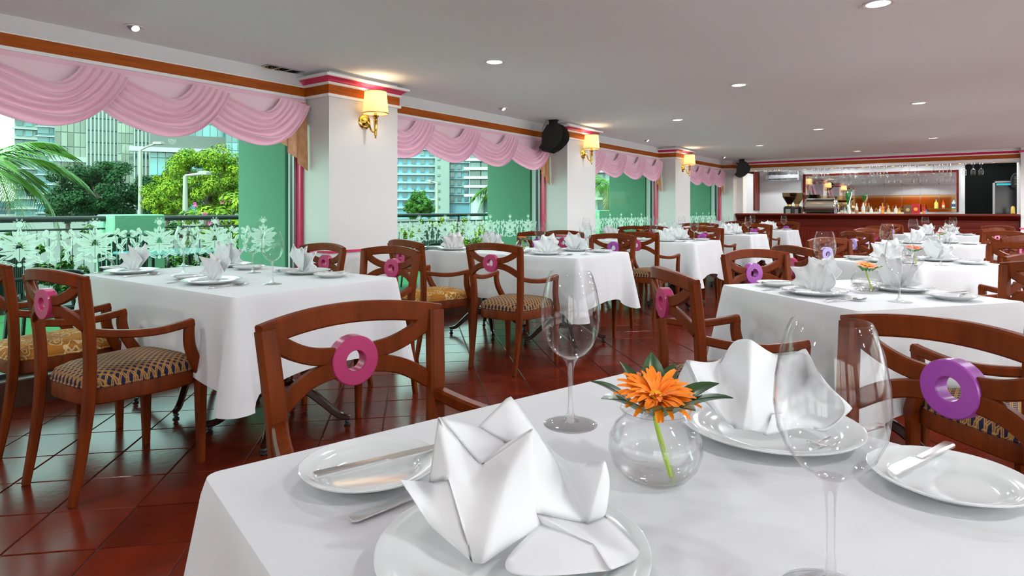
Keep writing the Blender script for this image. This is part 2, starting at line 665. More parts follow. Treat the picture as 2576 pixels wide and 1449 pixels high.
# wood band with white beads, running along the lintel and round the columns
def band(b, z0, z1, t):
    for y0, y1 in wins:
        b.box(XW - .01, XW + t, y0 + (0 if y0 < 1 else 0), y1, z0, z1)
    for y0, y1 in COLS:
        xf = XCF if y1 < 14.4 else -4.2
        b.box(XW - .01, xf + t, y0 - t, y1 + t, z0, z1)
    return b


struct(band(MB(), 2.088, 2.163, .014).obj('trim_1', M['woodband']))
b = band(MB(), 2.066, 2.088, .024)
band(b, 2.163, 2.170, .016)
struct(b.obj('trim_2', M['white']))
# stepped crown on each column: white, pink cove, white
bw, bp = MB(), MB()
for y0, y1 in COLS[:4]:
    def ring(t, z):
        return [(XW - .02, y0 - t, z), (XCF + t, y0 - t, z), (XCF + t, y1 + t, z), (XW - .02, y1 + t, z)]
    bw.loft([ring(.012, 2.165), ring(.024, 2.168), ring(.024, 2.183)], True, True)
    bp.loft([ring(.022, 2.183), ring(.030, 2.192), ring(.044, 2.206), ring(.064, 2.218), ring(.064, 2.220)], True, True)
    bw.loft([ring(.070, 2.219), ring(.080, 2.223), ring(.080, 2.240)], True, True)
struct(bw.obj('trim_3', M['white'], None, 0))
struct(bp.obj('trim_4', M['pinktrim'], None, 50))
b = MB()
for y0, y1 in COLS[:4]:
    b.cbox(XW - .02, XCF + .012, y0 - .012, y1 + .012, .795, .815, .004)
struct(b.obj('trim_5', M['pinktrim']))

# ---- etched damask motifs (drawn in the plane y,z), 0.40 m repeat
def leafpoly(L, wd, n=14, lobes=0, k=.6):
    """two serrated halves with an open vein between them"""
    g = .0016
    halves = []
    for sg in (1, -1):
        p = []
        for i in range(n + 1):
            t = i / n
            ww = wd * sin(pi * t ** k) ** .75 if 0 < t < 1 else 0
            if lobes:
                ww *= .80 + .34 * abs(sin(lobes * pi * (t ** .9)))
            p.append((L * t + (.10 * L * abs(sin(lobes * pi * t)) if lobes else 0) * .5, sg * max(ww, g)))
        p += [(L * .92, sg * g), (L * .08, sg * g)]
        halves.append(p if sg > 0 else p[::-1])
    return halves


def placed(poly, x, z, ang, mir=1, bend=0.):
    out = []
    for u, v in poly:
        a = ang + bend * u
        out.append((mir * (x + u * cos(a) - v * sin(a)), z + u * sin(a) + v * cos(a)))
    return out


def motif(b, polys):
    t = .0015
    for p in polys:
        n = len(p)
        cx_ = sum(q[0] for q in p) / n
        cz_ = sum(q[1] for q in p) / n
        v = [(0, cx_, cz_)] + [(0, q[0], q[1]) for q in p]
        base = len(b.v)
        b.v += [(t, a[1], a[2]) for a in v]
        for i in range(n):
            b.f.append((base, base + 1 + i, base + 1 + (i + 1) % n))


def circ(x, z, r, n=10):
    return [(x + r * cos(2 * pi * i / n), z + r * sin(2 * pi * i / n)) for i in range(n)]


R = math.radians
def lf(lst, x, z, a, L, wd, lb, bd, mi):
    for h_ in leafpoly(L, wd, lobes=lb):
        lst.append(placed(h_, x, z, R(a), mi, bd))


pa, pb = [circ(0, .260, .019, 14), circ(0, .016, .013)], []
lf(pa, 0, .118, -90, .085, .026, 0, 0, 1)
lf(pa, 0, .196, 90, .045, .015, 0, 0, 1)
for mi in (1, -1):
    for q in [(.006, .150, 78, .080, .013, 2, -2), (.010, .140, 52, .112, .019, 3, -3), (.014, .130, 26, .116, .020, 3, -2), (.016, .118, 2, .100, .018, 3, 3),
              (.014, .106, -26, .092, .019, 3, 4), (.012, .096, -54, .075, .017, 2, 5), (.012, .176, 66, .045, .010, 0, -4), (.018, .268, 42, .020, .005, 0, 0), (.020, .260, 8, .020, .005, 0, 0), (.009, .279, 72, .020, .005, 0, 0),
              (.016, .014, 14, .070, .009, 3, 3)]:
        lf(pa, *q, mi)
    for q in [(.008, .195, 40, .055, .013, 2, -22), (.050, .212, -8, .048, .017, 2, -14), (.010, .176, -8, .070, .013, 2, 8), (.078, .178, -72, .060, .017, 2, -8), (.012, .148, -38, .060, .015, 2, -6),
              (.062, .125, -96, .062, .016, 3, -10), (.050, .086, -118, .075, .013, 3, 8), (.014, .030, 24, .062, .010, 2, 4), (.100, .040, 62, .052, .011, 2, -8), (.075, .022, 18, .075, .011, 3, 0)]:
        lf(pb, *q, mi)
    pb += [[(mi * u, v) for u, v in circ(.014, .150, .008)]]
lf(pb, 0, .018, 90, .036, .008, 0, 0, 1)
b = MB()
motif(b, pa)
etchA = b.mesh('etched_flower', M['etch'], 0)
b = MB()
motif(b, pb)
etchB = b.mesh('etched_scroll', M['etch'], 0)

for k, (y0, y1) in enumerate(wins):
    fr = MB()
    for (a0, a1, z0, z1) in [(y0, y0 + .028, .16, 2.04), (y1 - .045, y1, .16, 2.04), (y0, y1, .16, .185), (y0, y1, 2.01, 2.04)]:
        fr.box(XG - .03, XG + .035, a0, a1, z0, z1)
    f_ = struct(fr.obj('window_%d' % (k + 1), M['darkmetal']))
    MB().box(XG - .003, XG + .003, y0 + .02, y1 - .03, .17, 2.03).obj('pane', M['pane'], f_, 0)
    t = MB()
    t.cbox(XG + .035, XW - .02, y1 - .030, y1 - .001, .16, 2.04, .006)
    t.cbox(XG + .035, XW - .02, y0 + .001, y0 + .02, .16, 2.04, .006)
    t.obj('jamb_trim', M['pinktrim'], f_)
    t = MB().box(XG + .02, XG + .037, y1 - .055, y1 - .030, .16, 2.04)
    t.obj('jamb_strip', M['grey'], f_)
    ys = 1.273 + math.ceil((y0 - 1.273) / .4) * .4 + (.0 if k == 0 else .18 if k == 1 else .1)
    while ys < y1 - .15:
        inst('etched_flower', etchA, f_, (XG + .0045, ys, .80))
        if ys + .2 < y1 - .12:
            inst('etched_scroll', etchB, f_, (XG + .0045, ys + .2, .80))
        ys += .4

# ================================================================== PINK VALANCES
NV, NS = 66, 34


def swag_mesh(wd):
    b = MB()
    rows = []
    for i in range(NV + 1):
        v = i / NV
        A = Vector((-.165 * v ** 1.2 + .0, -.035 - .205 * v))
        B = Vector((wd - .27 + .27 * v ** .8, -.01 - .03 * v * v))
        sag = .105 + .165 * v ** .75
        row = []
        for j in range(NS + 1):
            s = j / NS
            e = s + .10 * sin(pi * s) * (1 - v) * .4
            env = (4 * s * (1 - s)) ** .75
            p = A * (1 - e) + B * e + Vector((0, -sag * (4 * s * (1 - s)) ** .85 + .02 * sin(2 * pi * s)))
            ph = 5.6 * v ** .88 + .22 * sin(4.2 * s + 9 * v) * env
            fold = (.5 - .5 * cos(2 * pi * ph)) ** 1.7
            am = .014 + (.030 + .010 * sin(7 * v + 3)) * env * (.45 + .55 * v)
            dep = .016 + .042 * s ** .8 + .030 * env * v + fold * am
            row.append((dep, p.x, p.y + .010 * fold * env))
        rows.append(row)
    b.loft(rows, closed=False)
    # back face so the cloth has a thickness
    rb = [[(max(q[0] - .004, .002), q[1], q[2]) for q in r] for r in rows][::-1]
    b.loft(rb, closed=False)
    return b.mesh('swag', M['pink'], 0 or 60)


def jabot_mesh(w_, drop):
    b = MB()
    # accordion of pleats stepping up away from the column
    pts = [(0, .040, drop), (w_ * .28, .034, drop * .90), (w_ * .14, .030, drop * .86), (w_ * .54, .024, drop * .75), (w_ * .36, .020, drop * .71),
           (w_ * .78, .014, drop * .60), (w_ * .60, .010, drop * .56), (w_, .004, drop * .46)]
    top, bot = [], []
    n = len(pts)
    for i, (y, x, d) in enumerate(pts):
        bot.append((x, -y, -d))
        top.append((x * .6, -y * .8, 0))
    mid = [tuple((a * .5 + c * .5) for a, c in zip(p, q)) for p, q in zip(top, bot)]
    b.loft([top, mid, bot], closed=False)
    t2 = [[(x - .004, y, z) for x, y, z in r] for r in (bot, mid, top)]
    b.loft(t2, closed=False)
    return b.mesh('jabot', M['gold'], 25)


nth = ['fifth', 'fourth', 'third', 'second', 'first']
wname = ['window fourth from the bar', 'window third from the bar', 'window second from the bar', 'window first from the bar']
for k, (y0, y1) in enumerate(wins):
    n = 4
    pitch = .69 if k == 0 else (y1 - y0 - .02) / n
    ystart = y1 - .01 - pitch * n
    va = thing('swag_valance', 'pleated pink swag valance with gold side cascade, ' + wname[k], 'valance', (XW + .014, ystart, 2.066), 0, 'pink window valances')
    MB().cbox(-.006, .012, max(y0 - ystart + .003, -.7), pitch * n, -.034, -.001, .002).obj('header_tape', M['pink'], va)
    sw = swag_mesh(pitch)
    for i in range(n if k else n + 0):
        inst('swag', sw, va, (0, pitch * i, -.02))
        pb_ = MB().box(.0, .010, max(pitch * i, y0 - ystart + .002), pitch * (i + 1), -.21, -.03)
        pb_.obj('backing_panel', M['pinkflat'], va, 0)
    inst('jabot', jabot_mesh(.34, .565), va, (.004, pitch * n - .004, -.03))

# ================================================================== TABLES AND CLOTHS
WIN_N = ['window-row table fifth from the bar', 'window-row table fourth from the bar', 'window-row table third from the bar',
         'window-row table second from the bar', 'window-row table first from the bar']
AIS_N = ['aisle-row table fifth from the bar', 'aisle-row table fourth from the bar', 'aisle-row table third from the bar',
         'aisle-row table second from the bar', 'aisle-row table first from the bar']


def cloth_mesh(wx, wy, ov, seed, cr=.022):
    rnd = random.Random(seed)
    hx, hy = wx / 2, wy / 2
    pts = []      # (x, y, nx, ny, dc)
    L = [(hx - cr, hy - cr, 0), (-hx + cr, hy - cr, 1), (-hx + cr, -hy + cr, 2), (hx - cr, -hy + cr, 3)]
    corners = [(hx, hy), (-hx, hy), (-hx, -hy), (hx, -hy)]
    for q in range(4):
        cx_, cy_, _ = L[q]
        for i in range(11):
            a = pi / 2 * q + pi / 2 * i / 10
            pts.append((cx_ + cr * cos(a), cy_ + cr * sin(a), cos(a), sin(a)))
        nx_, ny_, _ = L[(q + 1) % 4]
        a = pi / 2 * (q + 1)
        p0 = (cx_ + cr * cos(a), cy_ + cr * sin(a))
        p1 = (nx_ + cr * cos(a), ny_ + cr * sin(a))
        ns = max(6, int(math.dist(p0, p1) / .032))
        for i in range(1, ns):
            t = i / ns
            pts.append((p0[0] * (1 - t) + p1[0] * t, p0[1] * (1 - t) + p1[1] * t, cos(a), sin(a)))
    n = len(pts)
    ph = [rnd.uniform(0, 6.28) for _ in range(8)]
    rings = [[(x * .0, y * .0, 0) for x, y, a, c in pts][:0]]
    rings = []
    for sc_ in (.55, .9):
        rings.append([(x * sc_, y * sc_, 0) for x, y, a, c in pts])
    rings.append([(x - a * .012, y - c * .012, 0) for x, y, a, c in pts])
    for t in (0, .012, .04, .1, .2, .32, .45, .58, .7, .82, .92, 1.0):
        ring = []
        for i, (x, y, a, c) in enumerate(pts):
            dcs = [math.hypot(x - p[0], y - p[1]) for p in corners]
            dc = min(dcs)
            ci = dcs.index(dc)
            ear = math.exp(-(dc / .055) ** 1.4)
            val = math.exp(-((dc - .13) / .06) ** 2)
            dr = ov * (1 + .36 * math.exp(-(dc / .16) ** 1.6))
            s = (x * c - y * a)
            wv = sin(s * 9 + ph[ci]) * .010 + sin(s * 17 + ph[ci + 4]) * .006
            out = .004 * min(1, t * 40) + t * (.022 + .085 * ear - .034 * val) + wv * t * (1 - ear)
            tw = t * ear * .03 * (1 if ci % 2 else -1)
            ring.append((x + a * out - c * tw, y + c * out + a * tw, -.003 * min(1, t * 60) - dr * t * (1 - .04 * t * ear)))
        rings.append(ring)
    b = MB()
    b.loft(rings)
    b.v.append((0, 0, 0))
    k = len(b.v) - 1
    for j in range(n):
        b.f.append((k, j, (j + 1) % n))
    return b.mesh('tablecloth', M['cloth'], 50)


def ped_meshes():
    col = MB().lathe([(.075, .705), (.08, .69), (.05, .675), (.045, .60), (.05, .50), (.058, .42), (.040, .40), (.046, .385), (.040, .37), (.062, .31), (.072, .27), (.066, .235), (.082, .22), (.086, .15), (.06, .12)], 20, cap0=True, cap1=True).mesh('column', M['darkwood'])
    leg = MB().sweep(bez([(.05, 0, .19), (.13, 0, .20), (.22, 0, .13), (.30, 0, .06), (.36, 0, .045)], 5), [(.045 - .001 * i, .05 - .0012 * i) for i in range(21)]).mesh('leg', M['darkwood'])
    foot = MB().lathe([(.012, .03), (.016, .022), (.008, .014), (.018, .006), (.016, 0)], 10, cap0=True, cap1=True).mesh('foot', M['black'])
    return col, leg, foot


PCOL, PLEG, PFOOT = ped_meshes()


def table(cx_, cy_, wx, wy, rz, peds, tname, shape, group, mesh=None, ov=.36, seed=1):
    t = thing('pedestal_table', 'dark ' + shape + ' pedestal dining table, ' + tname, 'table', (cx_, cy_, 0), rz, group)
    MB().cbox(-wx / 2 + .012, wx / 2 - .012, -wy / 2 + .012, wy / 2 - .012, .72, ZT - .006, .008).obj('tabletop', M['darkwood'], t)
    for px in peds:
        inst('column', PCOL, t, (px, 0, 0.02))
        for k in range(4):
            a = pi / 4 + k * pi / 2
            l = inst('leg', PLEG, t, (px, 0, 0), (0, 0, a))
            inst('foot', PFOOT, l, (.345, 0, 0))
    me = mesh or cloth_mesh(wx, wy, ov, seed)
    c = inst('tablecloth', me, None, (cx_, cy_, ZT), (0, 0, rz))
    tag(c, 'white linen cloth draped over the ' + tname, 'tablecloth', 'white tablecloths')
    return me


WT = [(-4.12, -2.51, 1.44, 2.39), (-3.99, -2.38, 4.13, 5.04), (-4.0, -2.385, 6.72, 7.62), (-4.03, -2.43, 9.14, 10.02), (-4.03, -2.43, 11.42, 12.3)]
for k, (x0, x1, y0, y1) in enumerate(WT):
    table((x0 + x1) / 2, (y0 + y1) / 2, x1 - x0, y1 - y0, 0, (-.42, .42), WIN_N[k], 'rectangular', 'window row tables', ov=.37, seed=k + 3)
AT = [(-.312, .762, .90, -16), (-.38, 3.19, .84, -38), (-.29, 5.29, .84, -38), (-.28, 8.25, .84, -38), (-.28, 11.1, .84, -38)]
am = None
for k, (x, y, s_, r_) in enumerate(AT):
    m_ = table(x, y, s_, s_, R(r_), (0,), AIS_N[k], 'square', 'aisle row tables', mesh=am if k > 1 else None, ov=.36, seed=20 + k)
    if k == 1:
        am = m_

# ================================================================== CHAIRS
def yb(x, z):
    return -.222 - max(0, z - .66) * .12 - .045 * (1 - min(1, (x / .24) ** 2)) * min(1, max(0, (z - .5) / .2))


def chair_meshes():
    d = {}
    for s in (1, -1):
        p = bez([(s * .192, -.275, 0), (s * .196, -.245, .17), (s * .199, -.222, .36), (s * .203, -.216, .52), (s * .212, -.226, .69), (s * .226, -.252, .878)], 4)
        n = len(p)
        d['stile', s] = MB().sweep(p, [(.030 + .014 * min(1, i / 9), .027 + .011 * min(1, i / 9)) for i in range(n)], up=(0, 1, 0)).mesh('back_leg', M['wood'])
        d['fleg', s] = MB().sweep([(s * .222, .172, .40), (s * .222, .172, .25), (s * .222, .174, 0)], [(.042, .042), (.037, .037), (.026, .026)], up=(0, 1, 0)).mesh('front_leg', M['wood'])
        p = bez([(s * .208, -.215, .665), (s * .238, -.12, .645), (s * .262, -.02, .638), (s * .272, .07, .648), (s * .273, .112, .655)], 4)
        d['arm', s] = MB().sweep(p, (.034, .032)).mesh('arm', M['wood'])
        p = bez([(s * .273, .100, .648), (s * .271, .098, .60), (s * .262, .108, .54), (s * .246, .138, .47), (s * .232, .168, .415), (s * .226, .174, .385)], 3)
        n = len(p)
        d['sup', s] = MB().sweep(p, [(.030, .034 + .014 * i / n) for i in range(n)], up=(0, 1, 0)).mesh('arm_support', M['wood'])
        for nm, pts in (('usp', [(.212, .852), (.155, .816), (.10, .795), (.035, .786)]), ('lsp', [(.208, .690), (.15, .728), (.10, .748), (.035, .758)])):
            q = bez([(s * x, yb(x, z), z) for x, z in pts], 4)
            d[nm, s] = MB().sweep(q, (.020, .042)).mesh('splat', M['wood'])
    q = [(x / 12 * .240, yb(x / 12 * .240, .872), .866 + .024 * (1 - (x / 12) ** 2)) for x in range(-12, 13)]
    d['rail'] = MB().sweep(q, (.026, .052)).mesh('top_rail', M['wood'])
    prof = [(.0275, -.019), (.0595, -.019), (.062, -.0165), (.062, .0165), (.0595, .019), (.0275, .019), (.0255, .0165), (.0255, -.0165), (.0275, -.019)]
    for nm in ('ringpink', 'ringpurple', 'ringlilac'):
        d[nm] = MB().lathe(prof, 36, (0, yb(0, .772), .772), ax='y').mesh('ring', M[nm])
    def outl(k, z):
        o_ = []
        for i in range(28):
            a = 2 * pi * i / 28
            ca, sa = cos(a), sin(a)
            ex = abs(ca) ** .42 * (1 if ca > 0 else -1)
            ey = abs(sa) ** .48 * (1 if sa > 0 else -1)
            wdt = .212 + .022 * ey
            o_.append((ex * wdt * k, (ey * .205 - .012) * k, z))
        return o_
    d['frame'] = MB().loft([outl(.98, .365), outl(1, .37), outl(1, .425), outl(.985, .432)], True, True).mesh('seat_frame', M['wood'])
    for nm in ('lattice', 'floral'):
        d[nm] = MB().loft([outl(.97, .430), outl(1.0, .440), outl(.995, .455), outl(.95, .475), outl(.80, .492), outl(.5, .502), outl(.2, .505)], True, True).mesh('seat_cushion', M[nm], 60)
        d[nm, 'pip'] = MB().loft([outl(1.0, .430), outl(1.018, .435), outl(1.0, .441)]).mesh('piping', M[nm], 60)
    for key, me in d.items():
        nm = key[0] if isinstance(key, tuple) else key
        if nm in ('fleg', 'arm', 'sup', 'frame', 'lattice', 'floral'):
            for v in me.vertices:
                if v.co.y > -.2:
                    v.co.y = -.2 + (v.co.y + .2) * 1.17
                if nm in ('frame', 'lattice', 'floral'):
                    v.co.x *= 1.03
            me.update()
    return d


CH = chair_meshes()


def chair(x, y, ang, fab, ring, label):
    """x,y = midpoint of the top rail's ends; ang = where the sitter faces"""
    fx, fy = cos(R(ang)), sin(R(ang))
    t = thing('armchair', label, 'chair', (x + .252 * fx, y + .252 * fy, 0), R(ang - 90), 'ring back armchairs')
    for s in (1, -1):
        inst('back_leg', CH['stile', s], t)
        inst('front_leg', CH['fleg', s], t)
        inst('arm', CH['arm', s], t)
        inst('arm_support', CH['sup', s], t)
        inst('splat', CH['usp', s], t)
        inst('splat', CH['lsp', s], t)
    inst('top_rail', CH['rail'], t)
    inst('back_ring', CH[ring], t)
    inst('seat_frame', CH['frame'], t)
    c = inst('seat_cushion', CH[fab], t)
    inst('piping', CH[fab, 'pip'], c)
    return t


# window row: (near, window end), (near, aisle end), (bar side, window end), (bar side, aisle end)
WC = [[(-3.79, .93, 94), (-2.98, .946, 95.5), (-3.62, 2.62, -90), (-2.96, 2.64, -86)],
      [(-3.56, 3.47, 78), (-2.69, 3.485, 91), (-3.74, 5.49, -90), (-2.78, 5.40, -86)],
      [(-3.68, 6.10, 90), (-2.79, 6.12, 86), (-3.82, 8.12, -90), (-2.76, 7.92, -92)],
      [(-3.7, 8.6, 90), (-2.86, 8.50, 90), (-3.80, 10.46, -90), (-2.74, 10.34, -88)],
      [(-3.7, 10.93, 90), (-2.80, 10.90, 92), (-3.70, 12.76, -90), (-2.76, 12.72, -90)]]
side = ['side away from bar, window end', 'side away from bar, aisle end', 'bar side, window end', 'bar side, aisle end']
for k, row in enumerate(WC):
    for j, (x, y, a) in enumerate(row):
        fab = 'floral' if (k, j) in ((0, 0), (1, 0)) else 'lattice'
        ring = 'ringpink' if j < 2 else ('ringpurple' if k else 'ringpink')
        nm = ('floral-seat armchair, ' if fab == 'floral' else 'ring-back armchair, ') + WIN_N[k] + ', ' + side[j]
        chair(x, y + (.11 if j > 1 else 0), a, fab, ring, nm)
aside = ['window side', 'right side', 'far window side', 'bar side']
AC = [[(-1.186, 1.016, -13.5, 'ringpink', 'window side'), (-.045, 1.560, -122, 'ringpurple', 'bar side')],
      [(-.915, 2.45, 42, 'ringpink', 'window-facing near corner'), (.31, 2.55, 132, 'ringpink', 'side opposite the windows'), (-.94, 3.77, -33, 'ringpurple', 'window side'), (.31, 3.67, -130, 'ringpurple', 'bar side')],
      [(-.82, 4.47, 45, 'ringpink', 'window-facing near corner'), (.23, 4.60, 150, 'ringpink', 'side opposite the windows'), (-.82, 5.73, -33, 'ringlilac', 'window side'), (.28, 5.71, -130, 'ringlilac', 'bar side')],
      [(-.86, 7.72, 45, 'ringlilac', 'window-facing near corner'), (.32, 7.30, 150, 'ringpink', 'side opposite the windows'), (-.88, 8.95, -33, 'ringlilac', 'window side'), (.32, 8.62, -130, 'ringlilac', 'bar side')],
      [(-.90, 10.33, 45, 'ringpink', 'window-facing near corner'), (.24, 10.2, 150, 'ringpink', 'side opposite the windows'), (-.85, 11.9, -33, 'ringpurple', 'window side'), (.36, 11.5, -130, 'ringpurple', 'bar side')]]
AC[0][0] = AC[0][0][:4] + ('window side',)
for k, row in enumerate(AC):
    for (x, y, a, ring, sd_) in row:
        sd2 = {'window-facing near corner': 'side away from bar'}.get(sd_, sd_)
        of = .10 if k > 1 else .05 if k == 1 else .03
        chair(x - of * cos(R(a)), y - of * sin(R(a)), a, 'lattice', ring, 'ring-back armchair, ' + AIS_N[k] + ', ' + sd2)

# ================================================================== PLACE SETTINGS
def plate_mesh(r, nm):
    prof = [(0, .004), (r * .55, .004), (r * .63, .006), (r * .70, .011), (r * .72, .0125), (r * .80, .0155), (r * .82, .0155), (r * .90, .0185), (r * .985, .022), (r, .0215), (r * .985, .019), (r * .75, .009), (r * .60, .002), (r * .56, 0), (r * .53, .0015), (0, .0015)]
    return MB().lathe(prof, 56).mesh(nm, M['china'], 40)


PLATE = plate_mesh(.144, 'dinner_plate')
BREAD = plate_mesh(.096, 'bread_plate')


def cut_handle(b, L, wd):
    b.sweep([(0, -L, .004), (0, -L * .95, .004), (0, -L * .55, .0045), (0, -L * .2, .007), (0, 0, .008)], [(wd * .75, .0035), (wd * 1.25, .0042), (wd * .85, .004), (wd * .55, .0035), (wd * .55, .003)], ch=.3)


def fork_mesh():
    b = MB()
    cut_handle(b, .125, .014)
    b.sweep([(0, 0, .008), (0, .012, .006), (0, .030, .004)], [(.008, .002), (.022, .002), (.024, .002)], ch=.3)
    for x in (-.0095, -.0032, .0032, .0095):
        b.sweep([(x, .029, .004), (x, .05, .005), (x * .9, .075, .0125)], [(.0042, .0018), (.0036, .0016), (.0016, .0012)], ch=.3)
    return b.mesh('fork', M['steel'])


def spoon_mesh():
    b = MB()
    cut_handle(b, .125, .013)
    rings = []
    for i in range(11):
        t = i / 10
        wd = .021 * sin(pi * (t * .96 + .02)) ** .62
        y = .0 + t * .066
        dp = .007 * sin(pi * t)
        rings.append([(wd * x, y, .009 - dp * (1 - x * x) + .002) for x in (-1, -.6, -.2, .2, .6, 1)])
    b.loft(rings, closed=False)
    b.loft([[(p[0], p[1], p[2] - .0014) for p in r] for r in rings][::-1], closed=False)
    return b.mesh('spoon', M['steel'], 60)


def knife_mesh(L1, L2, wd):
    b = MB()
    b.sweep([(0, -L1, .005), (0, -L1 * .95, .005), (0, -L1 * .5, .005), (0, -.006, .0055), (0, 0, .0055)], [(.014, .006), (.017, .0075), (.0135, .007), (.011, .006), (.009, .005)], ch=.3)
    out = [(-wd * .45, 0), (wd * .55, .006), (wd * .6, L2 * .7), (wd * .4, L2 * .88), (-wd * .35, L2), (-wd * .45, L2 * .5)]
    n = len(out)
    b.loft([[(x, y, .0045) for x, y in out], [(x, y, .0065) for x, y in out]], True, True)
    return b.mesh('table_knife', M['steel'])


FORK, SPOON, KNIFE, BKNIFE = fork_mesh(), spoon_mesh(), knife_mesh(.105, .110, .017), knife_mesh(.100, .085, .018)

gb = [(.0, .1105), (.012, .111), (.026, .119), (.038, .133), (.0465, .152), (.0498, .176), (.0485, .200), (.044, .226), (.0375, .248), (.0345, .2545)]
gbi = [(r - .0009, z + .0008) for r, z in gb[1:]][::-1]
BOWL = MB().lathe(gb + [(.0341, .2549)] + gbi + [(0, .112)], 40).mesh('bowl', M['bowl'], 60)
STEM = MB().lathe([(.0135, .1105), (.0085, .104), (.0052, .092), (.0042, .07), (.0041, .04), (.0052, .022), (.009, .012), (.016, .0062)], 16, cap0=True, cap1=True).mesh('stem', M['solidglass'], 60)
FOOT = MB().lathe([(.016, .0062), (.030, .0038), (.0445, .0024), (.0452, .0012), (.0445, 0)], 40, cap0=True, cap1=True).mesh('foot', M['solidglass'], 60)


def wineglass(x, y, label, group, z=ZT, s=1.045, flip=False, name='wine_glass'):
    t = thing(name, label, 'glass', (x, y, z), random.uniform(0, 6), group, s)
    if flip:
        t.rotation_euler = (pi, 0, 0)
    inst('bowl', BOWL, t)
    inst('stem', STEM, t)
    inst('foot', FOOT, t)
    return t


def napkin_obj(name, verts, faces, crease=.95, levels=2, th=.0022):
    me = bpy.data.meshes.new(name)
    me.from_pydata([tuple(v) for v in verts], [], faces)
    me.materials.append(M['napkin'])
    o = bpy.data.objects.new(name, me)
    COL.objects.link(o)
    so_ = o.modifiers.new('s', 'SOLIDIFY')
    so_.thickness = th
    so_.offset = 0
    cr = me.attributes.new('crease_edge', 'FLOAT', 'EDGE')
    cnt = {}
    for p in me.polygons:
        for e in p.edge_keys:
            cnt[e] = cnt.get(e, 0) + 1
    for i, e in enumerate(me.edges):
        cr.data[i].value = crease if cnt.get(tuple(sorted(e.vertices)), 0) > 1 else 1.0
    su = o.modifiers.new('d', 'SUBSURF')
    su.levels = levels
    su.render_levels = levels
    dg = bpy.context.evaluated_depsgraph_get()
    me2 = bpy.data.meshes.new_from_object(o.evaluated_get(dg))
    me2.name = name
    me2.polygons.foreach_set('use_smooth', [True] * len(me2.polygons))
    bpy.data.objects.remove(o)
    bpy.data.meshes.remove(me)
    return me2


def fan_napkin(tips, seed):
    """standing star fold: pleats rise from a knot at the plate, tips and valleys alternate"""
    rn = random.Random(seed)
    v, f = [], []
    n = len(tips)
    # base knot points spread along x
    base = []
    for i, (a, L, y) in enumerate(tips):
        t = i / (n - 1) - .5
        base.append(len(v))
        v.append((t * .085, .014 - .03 * (i % 2) + abs(t) * .02, .006 + abs(t) * .012))
    tip = []
    for i, (a, L, y) in enumerate(tips):
        ar = R(a)
        tip.append(len(v))
        v.append((sin(ar) * L + v[base[i]][0] * .3, y, .008 + cos(ar) * L))
    for i in range(n - 1):
        f.append((base[i], base[i + 1], tip[i + 1], tip[i]))
    # the lower cuff folded out over the plate at both sides and a front roll
    c0 = len(v)
    v += [(-.095, -.03, .012), (-.06, -.05, .010), (-.02, -.035, .018), (.03, -.035, .018), (.075, -.05, .010), (.115, -.03, .012), (.10, .02, .022), (-.09, .02, .022)]
    f += [(c0, c0 + 1, c0 + 2, base[1], base[0]), (base[-1], base[-2], c0 + 3, c0 + 4, c0 + 5), (base[-1], c0 + 5, c0 + 6), (base[0], c0 + 7, c0)]
    # back layer
    bk = len(v)
    mids = [(-42, .135, .05), (-25, .16, .052), (-6, .125, .06), (14, .168, .055), (32, .12, .06), (50, .15, .052)]
    for i, (a, L, y) in enumerate(mids):
        v.append((sin(R(a)) * .02, .022, .01))
        v.append((sin(R(a)) * L, y, .01 + cos(R(a)) * L))
    for i in range(len(mids) - 1):
        q = bk + 2 * i
        f.append((q, q + 2, q + 3, q + 1))
    return napkin_obj('napkin', v, f)


NAPS = [fan_napkin([(-82, .135, -.035), (-66, .105, .012), (-48, .150, -.03), (-28, .112, .02), (-10, .158, -.012), (10, .108, .026), (30, .150, -.02), (52, .104, .016), (72, .145, -.04)], 1),
        fan_napkin([(-78, .145, -.02), (-60, .100, .02), (-38, .155, -.025), (-16, .105, .022), (4, .150, -.02), (24, .112, .025), (44, .155, -.02), (62, .102, .015), (84, .140, -.03)], 2)]


